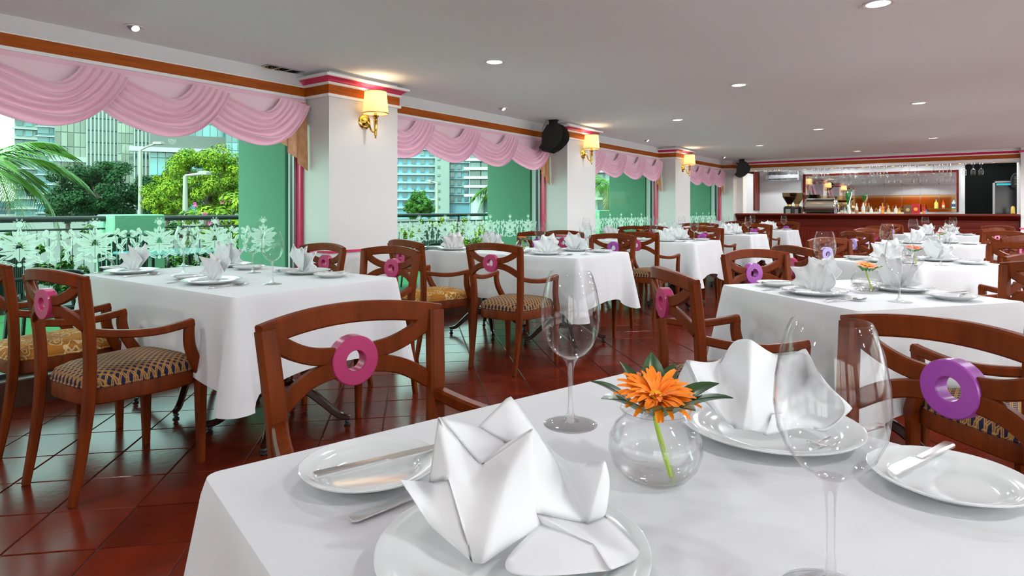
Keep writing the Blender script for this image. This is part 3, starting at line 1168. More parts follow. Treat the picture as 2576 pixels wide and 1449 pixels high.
def setting(x, y, ang, tname, sd_, group, nap=0, napme=None, glass=True, at_=None):
    """x,y plate centre, ang facing of diner"""
    f = Vector((cos(R(ang)), sin(R(ang))))
    r = Vector((f.y, -f.x))
    rz = R(ang - 90)
    def at(a, b_):
        q = Vector((x, y)) + r * a + f * b_
        return (q.x, q.y)
    zt = ZT + .0005
    where = tname + ', ' + sd_
    def one(name, me, a, b_, z, lab, cat, rot=0., g=None):
        q = at(a, b_)
        zr_ = rz + rot
        if at_ and name in at_:
            q = at_[name][:2]
            if len(at_[name]) > 2:
                zr_ = R(at_[name][2] - 90)
        o = inst(name, me, None, (q[0], q[1], z), (0, 0, zr_))
        tag(o, lab + where, cat, g + ' on set tables')
        return o
    one('dinner_plate', PLATE, 0, 0, zt, 'white dinner plate, ', 'plate', 0, 'dinner plates')
    if napme is None:
        one('folded_napkin', NAPS[nap % 2], 0, 0, zt + .006, 'star-folded napkin, ', 'napkin', random.uniform(-.25, .25), 'napkins')
    bx = (-.285, .035)
    one('bread_plate', BREAD, bx[0], bx[1], zt, 'small bread plate, ', 'plate', 0, 'bread plates')
    one('butter_knife', BKNIFE, bx[0] + .028, bx[1] + .0, zt + .0185, 'butter knife, ', 'knife', R(-8), 'butter knives')
    one('fork', FORK, -.172, -.02, zt, 'dinner fork, ', 'fork', R(2), 'forks')
    one('table_knife', KNIFE, .182, -.01, zt, 'table knife, ', 'knife', R(-2), 'table knives')
    one('spoon', SPOON, .212, -.01, zt, 'dessert spoon, ', 'spoon', R(-3), 'spoons')
    if glass:
        q = at_['wine_glass'] if at_ else at(.28, .16)
        wineglass(q[0], q[1], 'clear wine glass, ' + where, 'wine glasses on set tables')


for k, (x0, x1, y0, y1) in enumerate(WT):
    xs = (-3.95, -3.085) if k == 0 else (x0 + .20 - .03, x1 - .42)
    for j, (px, py, a) in enumerate([(xs[0], y0 + .20, 90), (xs[1], y0 + .215, 90), (xs[0] + .05, y1 - .18, -90), (xs[1] - .03, y1 - .16, -90)]):
        setting(px, py, a, WIN_N[k], side[j], 'w', nap=j + k)
for k, (x, y, s_, r_) in enumerate(AT):
    if k == 0:
        continue
    for j, a in enumerate((90 + r_ - 0, -90 + r_)):
        f = Vector((cos(R(a)), sin(R(a))))
        q = Vector((x, y)) - f * (s_ / 2 - .185)
        setting(q.x, q.y, a, AIS_N[k], 'side away from bar' if j == 0 else 'bar side', 'a', nap=j + k + 1)

# the fifth aisle table's two settings follow the photograph's plates and napkins
p1 = P(1290, 1371, ZT + .020)
p2 = P(1934, 1062, ZT + .020)
setting(p1[0], p1[1], 76, AIS_N[0], 'side away from bar', 'a', napme=1,
        at_={'bread_plate': P(932, 1163, ZT + .02), 'butter_knife': (-.657, .602, 70), 'fork': (-.563, .608, 77), 'wine_glass': P(2090, 1498, ZT)})
setting(p2[0], p2[1], -104, AIS_N[0], 'bar side', 'a', napme=1,
        at_={'bread_plate': P(2385, 1192, ZT + .02), 'butter_knife': (-.0485, 1.043, -110), 'fork': (-.16, 1.123, -112), 'wine_glass': P(1435, 1067, ZT)})
n1 = dict(T1=(1284, 993, .755), T2=(1104, 1050, .672), T3=(1339, 1078, .632), T4=(1522, 1158, .672), T5=(1007, 1208, .655), V12=(1202, 1074, .750), V23=(1207, 1172, .690),
          V13=(1276, 1115, .72), V52=(1080, 1213, .705), V34=(1346, 1290, .660), V14=(1411, 1175, .740), C4=(1476, 1319, .690), B1=(1189, 1415, .640), B2=(1215, 1419, .622),
          B0=(1085, 1326, .668), B3=(1362, 1319, .66), R1=(1492, 1371, .628), R2=(1626, 1400, .642), R3=(1532, 1436, .607), F1=(1238, 1427, .610), F2=(1316, 1456, .592),
          F3=(1434, 1342, .645), K=(1131, 1208, .655), M_=(1274, 1195, .636), Q1=(1538, 1208, .70), Q2=(1522, 1299, .685), X1=(1330, 1200, .74), X0=(1180, 1290, .70))
ky = list(n1)
ix = {q: i for i, q in enumerate(ky)}
fc = ['T5 V52 K B1 B0', 'T2 V52 K', 'T2 K B1 B2 M_ V23', 'V23 M_ T3', 'T2 V12 V13 V23', 'T1 V12 V13', 'V23 V13 T3', 'T1 V13 T3 V34 C4 V14', 'T3 M_ B2 B3 V34', 'V14 C4 T4', 'T4 C4 Q2 Q1',
      'V34 C4 R1', 'C4 Q2 R2 R1', 'F1 F2 R3 R1 F3 B3', 'R1 R2 R3', 'V34 R1 F3 B3', 'T5 V52 X0 B0']
N1 = napkin_obj('napkin', [V3(*n1[q]) for q in ky], [tuple(ix[a] for a in s_.split()) for s_ in fc], crease=.94, levels=3)
o = inst('folded_napkin', N1)
tag(o, 'star-folded napkin, ' + AIS_N[0] + ', side away from bar', 'napkin', 'napkins on set tables')
n2 = dict(a=(1728, 906, .985), b=(1844, 851, 1.10), c=(1889, 854, .985), e=(2026, 875, 1.045), g=(2068, 956, .975), i=(2146, 1028, .975), v1=(1812, 918, 1.055), vce=(1962, 905, 1.075),
          vge=(2030, 945, 1.075), vgi=(2060, 1010, 1.035), B1=(1842, 1077, 1.005), B2=(1869, 1081, .995), B3=(1900, 1082, .995), BL=(1776, 1012, 1.03), BR=(1968, 1036, 1.01), R1=(2010, 1072, 1.00),
          R2=(2077, 1088, .985), TL=(1690, 980, 1.075), TL2=(1712, 1003, 1.05), m1=(1886, 965, .985), m2=(2000, 985, 1.045), w1=(1929, 1096, .985), w2=(1940, 1040, 1.0))
ky = list(n2)
ix = {q: i for i, q in enumerate(ky)}
fc = ['a BL B1 v1', 'b v1 c', 'v1 B1 B2 m1 c', 'c m1 B3 BR vce', 'm1 B2 B3', 'vce BR m2 vge e', 'e vge g', 'vge m2 vgi g', 'm2 R1 R2 vgi', 'g vgi i', 'vgi R2 i', 'BR R1 m2', 'BL TL2 TL a', 'w2 w1 R1 BR', 'B3 w1 w2 BR']
N2 = napkin_obj('napkin', [V3(*n2[q]) for q in ky], [tuple(ix[a] for a in s_.split()) for s_ in fc], crease=.94, levels=3)
o = inst('folded_napkin', N2)
tag(o, 'star-folded napkin, ' + AIS_N[0] + ', bar side', 'napkin', 'napkins on set tables')

# ================================================================== VASES WITH GERBERAS
vo_ = [(.036, 0), (.046, .006), (.058, .020), (.0645, .040), (.063, .058), (.055, .074), (.045, .083), (.0425, .087), (.046, .092), (.0485, .096)]
vi_ = [(r - .0022, z + (.003 if z == 0 else 0)) for r, z in vo_][::-1]
VASE = MB().lathe([(0, 0)] + vo_ + vi_ + [(0, .004)], 40).mesh('vase_bowl', M['bowl'], 60)
VWAT = MB().lathe([(0, .0045), (.033, .0045), (.0432, .0085), (.0552, .0215), (.0618, .040), (.0605, .056), (0, .0562)], 40).mesh('water', M['water'], 60)


def petal_mesh(m):
    b = MB()
    rows = []
    for i in range(6):
        t = i / 5
        wd = .0040 * sin(pi * (.12 + t * .80)) ** .7
        z = .006 * sin(pi * t * .9) + .002
        y = .008 + t * .038
        rows.append([(-wd, y, z + .0012), (0, y, z), (wd, y, z + .0012)])
    b.loft(rows, closed=False)
    return b.mesh('petal', m, 60)


def leaf_mesh(m, L, wd):
    b = MB()
    rows = []
    for i in range(9):
        t = i / 8
        ww = wd * sin(pi * t ** .8) ** .75 if 0 < i < 8 else .0006
        y = t * L
        z = .010 * sin(pi * t * .7)
        rows.append([(-ww, y, z + .35 * ww), (-ww * .5, y, z + .13 * ww), (0, y, z), (ww * .5, y, z + .13 * ww), (ww, y, z + .35 * ww)])
    b.loft(rows, closed=False)
    b.loft([[(x, y, z - .0007) for x, y, z in r] for r in rows][::-1], closed=False)
    return b.mesh('leaf', m, 60)


LEAF1, LEAF2 = leaf_mesh(M['leaf'], .080, .0185), leaf_mesh(M['leaf2'], .05, .012)
PET = {q: petal_mesh(M[q]) for q in ('petal', 'petal2')}
DISC = MB().lathe([(0, .008), (.006, .0075), (.010, .005), (.0105, .002), (.009, 0)], 14, cap1=True).mesh('flower_disc', M['disc'])


def joined_petals(m):
    b = MB()
    src = PET[m]
    vv = [v.co.copy() for v in src.vertices]
    ff = [tuple(p.vertices) for p in src.polygons]
    for ring_, (n, s_, tl) in enumerate(((17, 1., .12), (13, .72, .40))):
        for k in range(n):
            mt = Matrix.Rotation(2 * pi * k / n + ring_ * .2, 4, 'Z') @ Matrix.Rotation(tl, 4, 'X') @ Matrix.Scale(s_, 4)
            b.add([mt @ q for q in vv], ff)
    return b.mesh('petals', M[m], 60)


JP = {q: joined_petals(q) for q in ('petal', 'petal2')}


def vase(x, y, tname, kind, full=False, rz=0., tilt=(.15, -.1), lf=1):
    t = thing('glass_vase', 'round clear glass vase with water, ' + tname, 'vase', (x, y, ZT + .0005), 0, 'round vases on tables')
    inst('vase_bowl', VASE, t)
    inst('water', VWAT, t)
    fl = thing('gerbera_flower', ('orange' if kind == 'petal' else 'red orange') + ' gerbera bloom with green leaves, ' + tname, 'flower', (x, y, ZT), rz, 'gerberas in round vases')
    MB().tube(bez([(.018, -.012, .008), (.008, -.004, .05), (.0, 0, .085), (0, 0, .104)], 4), [.0034] * 12 + [.004], 8).obj('stem', M['stem'], fl)
    hm = Matrix.Translation((0, 0, .110)) @ Matrix.Rotation(tilt[0], 4, 'X') @ Matrix.Rotation(tilt[1], 4, 'Y')
    if full:
        for ring_, (n, s_, tl) in enumerate(((28, 1.24, .10), (24, 1.0, .34), (18, .70, .58))):
            for k in range(n):
                q = hm @ Matrix.Rotation(2 * pi * k / n + ring_ * .2 + random.uniform(-.06, .06), 4, 'Z') @ Matrix.Rotation(tl + random.uniform(-.14, .14), 4, 'X')
                inst('petal', PET[kind], fl, q.to_translation(), q.to_euler(), (s_ * random.uniform(.9, 1.1),) * 3)
    else:
        inst('petals', JP[kind], fl, hm.to_translation(), hm.to_euler(), (1.1, 1.1, 1.1))
    inst('flower_disc', DISC, fl, hm @ Vector((0, 0, .004)), hm.to_euler())
    n = 9 if full else 5
    for k in range(n):
        a = (2 * pi * k / n) if full else (2.0 + k * .55)
        el = random.uniform(.12, .4) + (.6 * max(0, cos(a)) if full else 0)
        inst('leaf', LEAF1 if lf else LEAF2, fl, (-.024 * sin(a), .024 * cos(a), .094), (el, random.uniform(-.2, .2), a), (random.uniform(.85, 1.1),) * 3)


vx = P(1648, 1203, ZT)
vase(vx[0], vx[1], AIS_N[0], 'petal', True, TH, (.35, .05))
vx = P(2180, 733, ZT)
vase(vx[0], vx[1], AIS_N[1], 'petal', False, TH, (.3, .05), 0)
vx = P(2297, 668, ZT)
vase(vx[0], vx[1], AIS_N[2], 'petal2', False, TH, (.2, .0), 0)
vase(-.2, 8.3, AIS_N[3], 'petal2', False, 2.0, (.1, .1), 0)
vase(-.2, 11.1, AIS_N[4], 'petal', False, 2.0, (.1, .1), 0)
for k in (1, 2, 3, 4):
    x0, x1, y0, y1 = WT[k]
    vase((x0 + x1) / 2 - .06, (y0 + y1) / 2 + .05, WIN_N[k], 'petal', False, .5 + k, (.1, .0), 1)

# ================================================================== CEILING FITTINGS
DTRIM = MB().lathe([(.062, 0), (.078, -.002), (.080, -.006), (.074, -.008), (.060, -.004), (.058, .03)], 28).mesh('trim_ring', M['white'])
DLENS = MB().lathe([(.0585, .004), (.03, .001), (0, 0)], 24).mesh('lens', M['lens'])
ETRIM = MB().lathe([(.040, 0), (.056, -.002), (.058, -.006), (.050, -.008), (.042, -.003), (.040, .03)], 24).mesh('trim_ring', M['white'])
EBALL = MB().lathe([(.0, -.022), (.022, -.020), (.026, -.010), (.038, .0), (.040, .02)], 20).mesh('eyeball', M['grey'])
ELENS = MB().lathe([(0, -.0235), (.021, -.0225), (.022, -.021)], 16).mesh('lens', M['lens'])


def downlight(x, y, label, group, small=False, w_=None):
    t = thing('recessed_downlight', label, 'ceiling light', (x, y, ZC), 0, group)
    if small:
        inst('trim_ring', ETRIM, t)
        e = inst('eyeball', EBALL, t, (0, 0, 0), (.0, R(-38), 0))
        inst('lens', ELENS, e)
    else:
        inst('trim_ring', DTRIM, t)
        inst('lens', DLENS, t, (0, 0, -.004))
    l = bpy.data.lights.new('downlight_lamp', 'SPOT')
    l.energy = w_ or SPOT_W
    l.spot_size = R(120 if small else 174)
    l.spot_blend = .35
    l.shadow_soft_size = .06
    l.color = (.915, .97, 1.0)
    lo = bpy.data.objects.new('downlight_lamp', l)
    put(lo, t)
    lo.location = (0, 0, -.035)
    if small:
        lo.rotation_euler = (0, R(-38), 0)     # eyeballs are turned into the room


ordn = ['first', 'second', 'third', 'fourth', 'fifth', 'sixth']
rows = [(-2.88, [11.37, 7.5, 3.74, -.05], 'second row from the windows'), (-1.63, [13.54, 9.54, 5.73, 1.9, -1.9], 'third row from the windows'), (-.37, [11.77, 7.82, 3.91, 0.0], 'fourth row from the windows')]  # last lamp of the third row is unseen, added to light the window tables
for x, ys, nm in rows:
    for i, y in enumerate(ys):
        downlight(x, y, 'round white recessed downlight, %s, %s from the bar' % (nm, ordn[i]), 'round recessed downlights', False, SPOT_W * ((((1.5 if x < -2 else .9 if y < -1 else .10)) if y < 1 else .40 if y < 3 else 1) * (.5 if x < -2 else 1.15)))
for i, y in enumerate([13.36, 9.37, 5.49, 1.72]):
    downlight(-4.11, y, 'small eyeball downlight in row along the windows, %s from the bar' % ordn[i], 'eyeball downlights by the windows', True, SPOT_W * .30)
for x in (1.0, 2.6, 4.2):     # unseen rows added beyond the aisle, brighter than the seen ones, for fill
    for i, y in enumerate([12.5, 8.6, 4.8, .9]):
        downlight(x, y, 'added unseen fill downlight, %s row beyond the aisle, %s from the bar' % (ordn[int(x / 1.6)], ordn[i]), 'added fill downlights beyond the aisle', False, SPOT_W * (.7 if y < 1 else 1.5))

# access plate in the ceiling beside the column
t = thing('ceiling_vent', 'small grey slotted vent plate in ceiling beside the pink-crowned column', 'vent', (-4.38, 2.93, ZC), 0)
MB().cbox(-.05, .05, -.16, .16, -.008, -.001, .002).obj('plate', M['grey'], t)
for i in range(3):
    MB().box(-.042, .042, -.14 + i * .1, -.07 + i * .1, -.010, -.008).obj('slot', M['dark'], t)
MB().tube([(.02, -.15, -.008), (.02, -.15, -.03), (.03, -.12, -.03), (.03, -.12, -.008)], .004, 6).obj('hook', M['brass'], t)
MB().tube([(.02, -.09, -.008), (.02, -.09, -.03), (.03, -.06, -.03), (.03, -.06, -.008)], .004, 6).obj('hook', M['brass'], t)

# wall sconces
for i, (ys, lab) in enumerate(((3.575, 'column third from the bar'), (7.36, 'column second from the bar'), (11.05, 'column first from the bar'))):
    t = thing('wall_sconce', 'brass wall sconce with cream shade, window-wall ' + lab, 'wall lamp', (XCF, ys, 1.90), 0, 'brass wall sconces')
    MB().lathe([(0, 0), (.064, 0), (.064, .006), (.056, .012), (.040, .014), (.032, .022), (.022, .030), (0, .034)], 28, (.0, -.02, 0), ax='x').obj('backplate', M['brass'], t)
    MB().tube(bez([(.03, -.02, .0), (.06, -.02, -.02), (.075, -.01, -.075), (.105, 0, -.095), (.12, 0, -.095)], 5), .0085, 10).obj('arm', M['brass'], t)
    MB().lathe([(.0, -.148), (.006, -.146), (.008, -.138), (.004, -.132), (.011, -.124), (.013, -.085), (.009, -.082), (.014, -.076), (.0165, .0), (.019, .004), (.015, .008), (.019, .030), (.030, .045), (.026, .047), (.012, .047), (.012, .07)], 20, (.12, 0, 0)).obj('candle_tube', M['brass'], t)
    sh = MB().lathe([(.109, .06), (.108, .062), (.092, .248), (.091, .25), (.0905, .248), (.1065, .062)], 40, (.12, 0, 0)).obj('lamp_shade', M['shade'], t)
    b = MB().lathe([(.1095, .058), (.1098, .066), (.1085, .066)], 40, (.12, 0, 0))
    b.obj('shade_trim', M['brass'], sh)
    b = MB().lathe([(.0925, .245), (.0922, .252), (.0905, .252)], 40, (.12, 0, 0))
    b.obj('shade_trim', M['brass'], sh)
    MB().lathe([(0, .09), (.018, .10), (.024, .125), (.018, .15), (0, .162)], 14, (.12, 0, 0)).obj('bulb', M['bulb'], t)
    l = bpy.data.lights.new('sconce_lamp', 'POINT')
    l.energy = SCONCE_W
    l.color = (1, .78, .5)
    l.shadow_soft_size = .03
    lo = put(bpy.data.objects.new('sconce_lamp', l), t)
    lo.location = (.12, 0, .19)

# loudspeakers hung from the ceiling
def speaker(x, y, rz, lab, cable):
    t = thing('loudspeaker', lab, 'loudspeaker', (x, y, ZC), rz, 'black ceiling loudspeakers')
    MB().box(-.055, .055, -.012, .012, -.11, -.001).box(-.055, .055, -.05, .05, -.006, -.0005).obj('bracket', M['black'], t)
    # curved wedge cabinet: side profile swept across
    pr = bez([(.09, -.06, 0), (.16, -.15, 0), (.155, -.26, 0), (.06, -.36, 0), (-.04, -.41, 0)], 5)
    back = [(-.09, -.40), (-.15, -.35), (-.11, -.30), (-.10, -.16), (-.04, -.07)]
    pts = [(p.x, p.y) for p in pr] + back
    m_ = MB().loft([[(q[0], -.125, q[1]) for q in pts], [(q[0] * .95, -.14, q[1]) for q in pts][:0] or [(q[0], .125, q[1]) for q in pts]], True, True)
    m_.obj('cabinet', M['black'], t, 40)
    gr = MB().loft([[(p.x + .006, -.115, p.y) for p in pr], [(p.x + .006, .115, p.y) for p in pr]], closed=False)
    gr.obj('grille', M['dark'], t, 60)
    if cable:
        MB().tube(bez([(-.09, .0, -.002), (-.14, .0, -.08), (-.16, .0, -.22), (-.17, .01, -.30), (-.20, .02, -.36), (-.16, -.02, -.38), (-.14, 0, -.33)], 5), .0022, 5).obj('cable', M['darkmetal'], t)


speaker(-4.16, 6.62, R(12), 'black wedge loudspeaker hung beside the column second from the bar', True)
speaker(-3.98, 14.22, R(12), 'black wedge loudspeaker hung at the corner of the bar', False)
t = thing('dome_camera', 'small white dome security camera beside the bar loudspeaker', 'camera', (-4.05, 14.50, 2.262), 0)
MB().lathe([(0, 0), (.045, 0), (.05, -.03), (.045, -.05), (.0, -.05)], 18).obj('base', M['white'], t)
MB().lathe([(.04, -.045), (.042, -.06), (.03, -.085), (0, -.095)], 18).obj('dome', M['white'], t)
for s in (-.015, .015):
    MB().lathe([(0, -.008), (.008, -.008), (.008, .008), (0, .008)], 8, (s, -.036, -.07), ax='y').obj('eye', M['black'], t)

# ================================================================== THE BAR
XB0, XB1 = -4.2, .86
b = MB().box(XB0, XB1, YBAR, YBAR + .42, 2.035, ZC)
struct(b.obj('wall_bar_beam', M['white']))
b = MB().box(XB0, XB1, YBAR - .014, YBAR, 2.088, 2.163)
struct(b.obj('trim_6', M['woodband']))
b = MB().cbox(XB0, XB1, YBAR - .03, YBAR, 2.060, 2.088, .004).cbox(XB0, XB1, YBAR - .02, YBAR, 2.163, 2.185, .004).cbox(XB0, XB1, YBAR - .06, YBAR, 2.222, 2.24, .004)
struct(b.obj('trim_7', M['white']))
b = MB().loft([[(XB0, YBAR - .02, 2.185), (XB1, YBAR - .02, 2.185), (XB1, YBAR, 2.185), (XB0, YBAR, 2.185)], [(XB0, YBAR - .055, 2.222), (XB1, YBAR - .055, 2.222), (XB1, YBAR, 2.222), (XB0, YBAR, 2.222)]], True, True)
struct(b.obj('trim_8', M['pinktrim']))
# end pier at the right of the bar with its own crown
b = MB().box(XB1, XB1 + .55, YBAR - .10, YBAR + .9, 0, ZC - .001)
struct(b.obj('wall_bar_pier', M['wall']))
b = MB().cbox(XB1 - .02, XB1 + .57, YBAR - .12, YBAR + .5, .795, .82, .004).cbox(XB1 - .03, XB1 + .6, YBAR - .15, YBAR + .5, 2.185, 2.222, .01)
struct(b.obj('trim_9', M['pinktrim']))
struct(MB().box(-4.2, -4.06, YBAR, YBAR + .3, 1.05, 2.035).obj('wall_bar_jamb', M['white']))

bar = thing('bar_counter', 'long panelled mahogany bar counter with moulded top', 'bar counter', (0, YBAR, 0))
MB().cbox(XB0 + .02, XB1 - .005, -.20, .44, 1.028, 1.062, .012).obj('counter_top', M['bar'], bar)
MB().loft([[(XB0 + .02, -.15, 1.028), (XB1 - .01, -.15, 1.028), (XB1 - .01, .2, 1.028), (XB0 + .02, .2, 1.028)], [(XB0 + .02, -.12, 1.0), (XB1 - .01, -.12, 1.0), (XB1 - .01, .2, 1.0), (XB0 + .02, .2, 1.0)],
           [(XB0 + .02, -.02, .94), (XB1 - .01, -.02, .94), (XB1 - .01, .2, .94), (XB0 + .02, .2, .94)]], True, True).obj('cove', M['bar'], bar, 0)
MB().cbox(XB0 + .02, XB1 - .01, -.035, .2, .915, .94, .005).obj('upper_rail', M['bar'], bar)
MB().cbox(XB0 + .02, XB1 - .01, -.015, .2, 0, .915, .004).obj('body', M['bar'], bar)
MB().cbox(XB0 + .02, XB1 - .01, -.035, .0, .80, .825, .005).obj('middle_rail', M['bar'], bar)
MB().cbox(XB0 + .02, XB1 - .01, -.03, .0, .0, .12, .005).obj('plinth', M['bar'], bar)
n = 7
pw = (XB1 - XB0) / n
for i in range(n):
    x0, x1 = XB0 + pw * i + .05, XB0 + pw * (i + 1) - .05
    p = MB()
    for (a0, a1, z0, z1) in [(x0, x1, .70, .735), (x0, x1, .15, .185), (x0, x0 + .035, .185, .70), (x1 - .035, x1, .185, .70)]:
        p.cbox(a0, a1, -.03, -.014, z0, z1, .003)
    p.obj('panel_moulding', M['bar'], bar)
    MB().cbox(x0 + .06, x1 - .06, -.022, -.014, .21, .675, .004).obj('panel', M['bar'], bar)

# working counter and back wall of the bar
wc = thing('work_counter', 'pale work counter behind the bar under the mirrors', 'counter', (0, 0, 0))
MB().cbox(-4.19, XB1, 15.85, YBK - .001, .98, 1.02, .005).obj('worktop', M['grey'], wc)
MB().box(-4.19, XB1, 15.9, YBK - .001, 0, .98).obj('carcass', M['bar'], wc)
struct(MB().box(-4.19, XB1, YBK - .02, YBK - .002, 1.02, ZC).obj('wall_bar_back', M['wall']))
fy = YBK - .02
# mirror wall: panes
xs = [2027, 2063, 2099, 2140, 2182, 2225, 2269, 2315, 2362, 2406]
bm = thing('bar_mirror', 'wall of square mirror tiles with brown frame behind the bar', 'mirror', (0, 0, 0))
def bx(x):
    return PY(x, 460, fy)[0]
def bz(x, y):
    return PY(x, y, fy)[1]
zr = [bz(2230, y) for y in (533, 491, 464, 438)]
for r_ in range(3):
    for i in range(9):
        z0, z1 = zr[r_], zr[r_ + 1]
        x0, x1 = bx(xs[i]), bx(xs[i + 1])
        o = MB().box(x0 + .008, x1 - .008, -.014, 0, z0 + .008, z1 - .008).obj('mirror_tile', M['amberreflect' if r_ == 0 else 'mirror'], bm, 0)
        o.location = (0, fy, 0)
        o.rotation_euler = (0, 0, 0)
        k = MB()
        for (a0, a1, c0, c1) in [(x0, x1, z0, z0 + .008), (x0, x1, z1 - .008, z1), (x0, x0 + .008, z0, z1), (x1 - .008, x1, z0, z1)]:
            k.box(a0, a1, -.010, 0, c0, c1)
        k = k.obj('bevel', M['bevel'], o, 0)
k = MB()
for (a0, a1, c0, c1) in [(bx(2020), bx(2412), zr[3], zr[3] + .05), (bx(2020), bx(2027), zr[0], zr[3]), (bx(2406), bx(2412), zr[0], zr[3])]:
    k.cbox(a0, a1, fy - .035, fy, c0, c1, .005)
k.obj('frame', M['bar'], bm)
k = MB().box(bx(2120), bx(2406), fy - .20, fy, zr[1] - .012, zr[1])
o = k.obj('glass_shelf', M['chrome'], bm)
sh = MB().box(bx(2338), bx(2406), fy - .22, fy - .001, bz(2370, 526), bz(2370, 526) + .01)
o = sh.obj('shelf', M['tapgreen'])
tag(o, 'green glass shelf holding three bottles at the mirror end', 'shelf')
# flat black sheet painting in the shade of the recess, and the fridge
x0, x1 = bx(2428), bx(2563)
o = MB().box(x0, x1, fy - .012, fy, 1.02, 2.15).obj('recess_shade_1', M['dark'], None, 0)
struct(o)
f_ = thing('bar_fridge', 'black glass door fridge with silver edge in dark recess', 'fridge', (0, 0, 0))
X0, X1 = bx(2496), bx(2558)
MB().cbox(X0, X1, fy - .32, fy - .013, 1.02, bz(2520, 455), .006).obj('cabinet', M['fridge'], f_)
zt_ = bz(2520, 457)
k = MB().box(X0 - .004, X0 + .035, fy - .335, fy - .318, 1.02, zt_).box(X0 - .004, X1, fy - .335, fy - .318, zt_ - .03, zt_)
k.obj('door_frame', M['grey'], f_)
MB().box(X0 + .06, X1 - .02, fy - .336, fy - .322, zt_ - .085, zt_ - .045).obj('display_strip', M['teal'], f_)
k = PY(2556, 455, 15.6)
o = MB().loft([[(k[0] + .07 * cos(a) * (1 if z in (0,) else 1), 15.6, 0) for a in (0,)] for z in (0, 1)][:0] or [[(k[0] + .075 * cos(2 * pi * i / 16), 15.55, k[1] + .15 * sin(2 * pi * i / 16)) for i in range(16)], [(k[0] + .085 * cos(2 * pi * i / 16), 15.65, k[1] + .16 * sin(2 * pi * i / 16)) for i in range(16)], [(k[0] + .08 * cos(2 * pi * i / 16), 15.78, k[1] + .155 * sin(2 * pi * i / 16)) for i in range(16)]], True, True).obj('wall_speaker', M['black'])
tag(o, 'oval black wall speaker above the bar fridge', 'loudspeaker')
for i in range(6):
    q = MB().box(k[0] - .03, k[0] + .03, 15.542, 15.552, k[1] - .08 + i * .03, k[1] - .07 + i * .03).obj('slot', M['grey'], o)
# cabinet and air conditioner on the left of the bar's back wall
X0, X1 = PY(1877, 470, 16.2)[0], PY(1904, 470, 16.2)[0]
c = thing('wall_cupboard', 'tall brown wooden cupboard at the left end of the bar', 'cupboard', (0, 0, 0))
MB().cbox(X0, X1, 16.0, fy, 1.13, 2.1, .006).obj('body', M['bar'], c)
MB().cbox(X0 + .01, X0 + (X1 - X0) * .62, 15.985, 16.0, 1.15, 2.08, .004).obj('door', M['wood'], c)
X0, X1 = PY(1930, 440, 16.1)[0], PY(2008, 440, 16.1)[0]
c = thing('air_conditioner', 'grey wall air conditioner behind the hanging glasses', 'air conditioner', (0, 0, 0))
MB().cbox(X0, X1, 16.15, fy, 1.86, 2.10, .02).obj('case', M['grey'], c)
MB().box(X0 + .03, X1 - .03, 16.138, 16.151, 2.0, 2.08).obj('intake', M['black'], c)
MB().box(X0 + .03, X1 - .03, 16.138, 16.151, 1.88, 1.91).obj('outlet', M['black'], c)

# coffee grinders, espresso machine, beer tap: on the work shelf behind the bar front
ws = tag(MB().box(-4.1, XB1 - .02, YBAR + .44, YBAR + .95, .93, .97).obj('bar_shelf', M['grey']), 'steel working shelf behind the bar front', 'shelf')
def grinder(px, Y, s, lab, beans):
    x, _ = PY(px, 500, Y)
    t = thing('coffee_grinder', lab, 'coffee grinder', (x, Y, .97), 0, 'coffee grinders')
    MB().cbox(-.105 * s, .105 * s, -.14, .14, 0, .255, .03).obj('base', M['black'], t)
    MB().cbox(-.05 * s, .05 * s, -.155, -.138, .09, .19, .005).obj('doser', M['grey'], t)
    MB().lathe([(.05, .25), (.05, .29)], 16, cap0=True, cap1=True).obj('collar', M['brass'], t)
    MB().lathe([(.045, .29), (.055, .31), (.15 * s, .47), (.155 * s, .56), (.15 * s, .562), (.147 * s, .47), (.052, .312)], 24).obj('hopper', M['smoke'], t)
    if beans:
        MB().lathe([(0, .30), (.045, .302), (.05, .315), (.135 * s, .455), (.13 * s, .475), (0, .485)], 20).obj('beans', M['coffee'], t)
grinder(1986, 15.22, 1.0, 'black coffee grinder with hopper full of dark beans', True)
grinder(2005, 15.42, 1.0, 'black coffee grinder with empty smoky hopper', False)
xa, xb = PY(2020, 500, 15.25)[0], PY(2112, 500, 15.25)[0]
em = thing('espresso_machine', 'barrel shaped steel espresso machine with chrome end discs', 'espresso machine', ((xa + xb) / 2, 15.25, .97), 0)
hw = (xb - xa) / 2
MB().lathe([(.155, -hw + .05), (.165, -hw + .06), (.165, hw - .06), (.155, hw - .05)], 36, (0, 0, .245), cap0=True, cap1=True, ax='x').obj('barrel', M['satin'], em)
for s in (-1, 1):
    MB().lathe([(0, s * hw), (.08, s * (hw - .015)), (.15, s * (hw - .05)), (.185, s * (hw - .08)), (.185, s * (hw - .09)), (0, s * (hw - .09))], 36, (0, 0, .245), ax='x').obj('end_disc', M['chrome'], em)
    MB().lathe([(.025, .42), (.03, .45), (.025, .47)], 12, (s * (hw - .07), 0, 0), cap0=True, cap1=True).obj('knob', M['black'], em)
MB().cbox(-hw + .1, hw - .1, -.13, .13, .40, .43, .006).obj('cup_tray', M['chrome'], em)
MB().cbox(-hw + .1, hw - .1, -.12, .12, 0, .09, .006).obj('drip_tray', M['darkmetal'], em)
tx = bpy.data.curves.new('maker_script', 'FONT')
tx.body = 'fullBoony'
tx.size = .065
tx.shear = .3
tx.extrude = .001
tx.materials.append(mat('script gold', srgb(120, 104, 80), .4, metal=.6))
to = bpy.data.objects.new('maker_script', tx)
put(to)
dg = bpy.context.evaluated_depsgraph_get()
tm = bpy.data.meshes.new_from_object(to.evaluated_get(dg))
bpy.data.objects.remove(to)
to = inst('maker_script', tm, em)
to.location = (-hw + .18, -.160, .275)
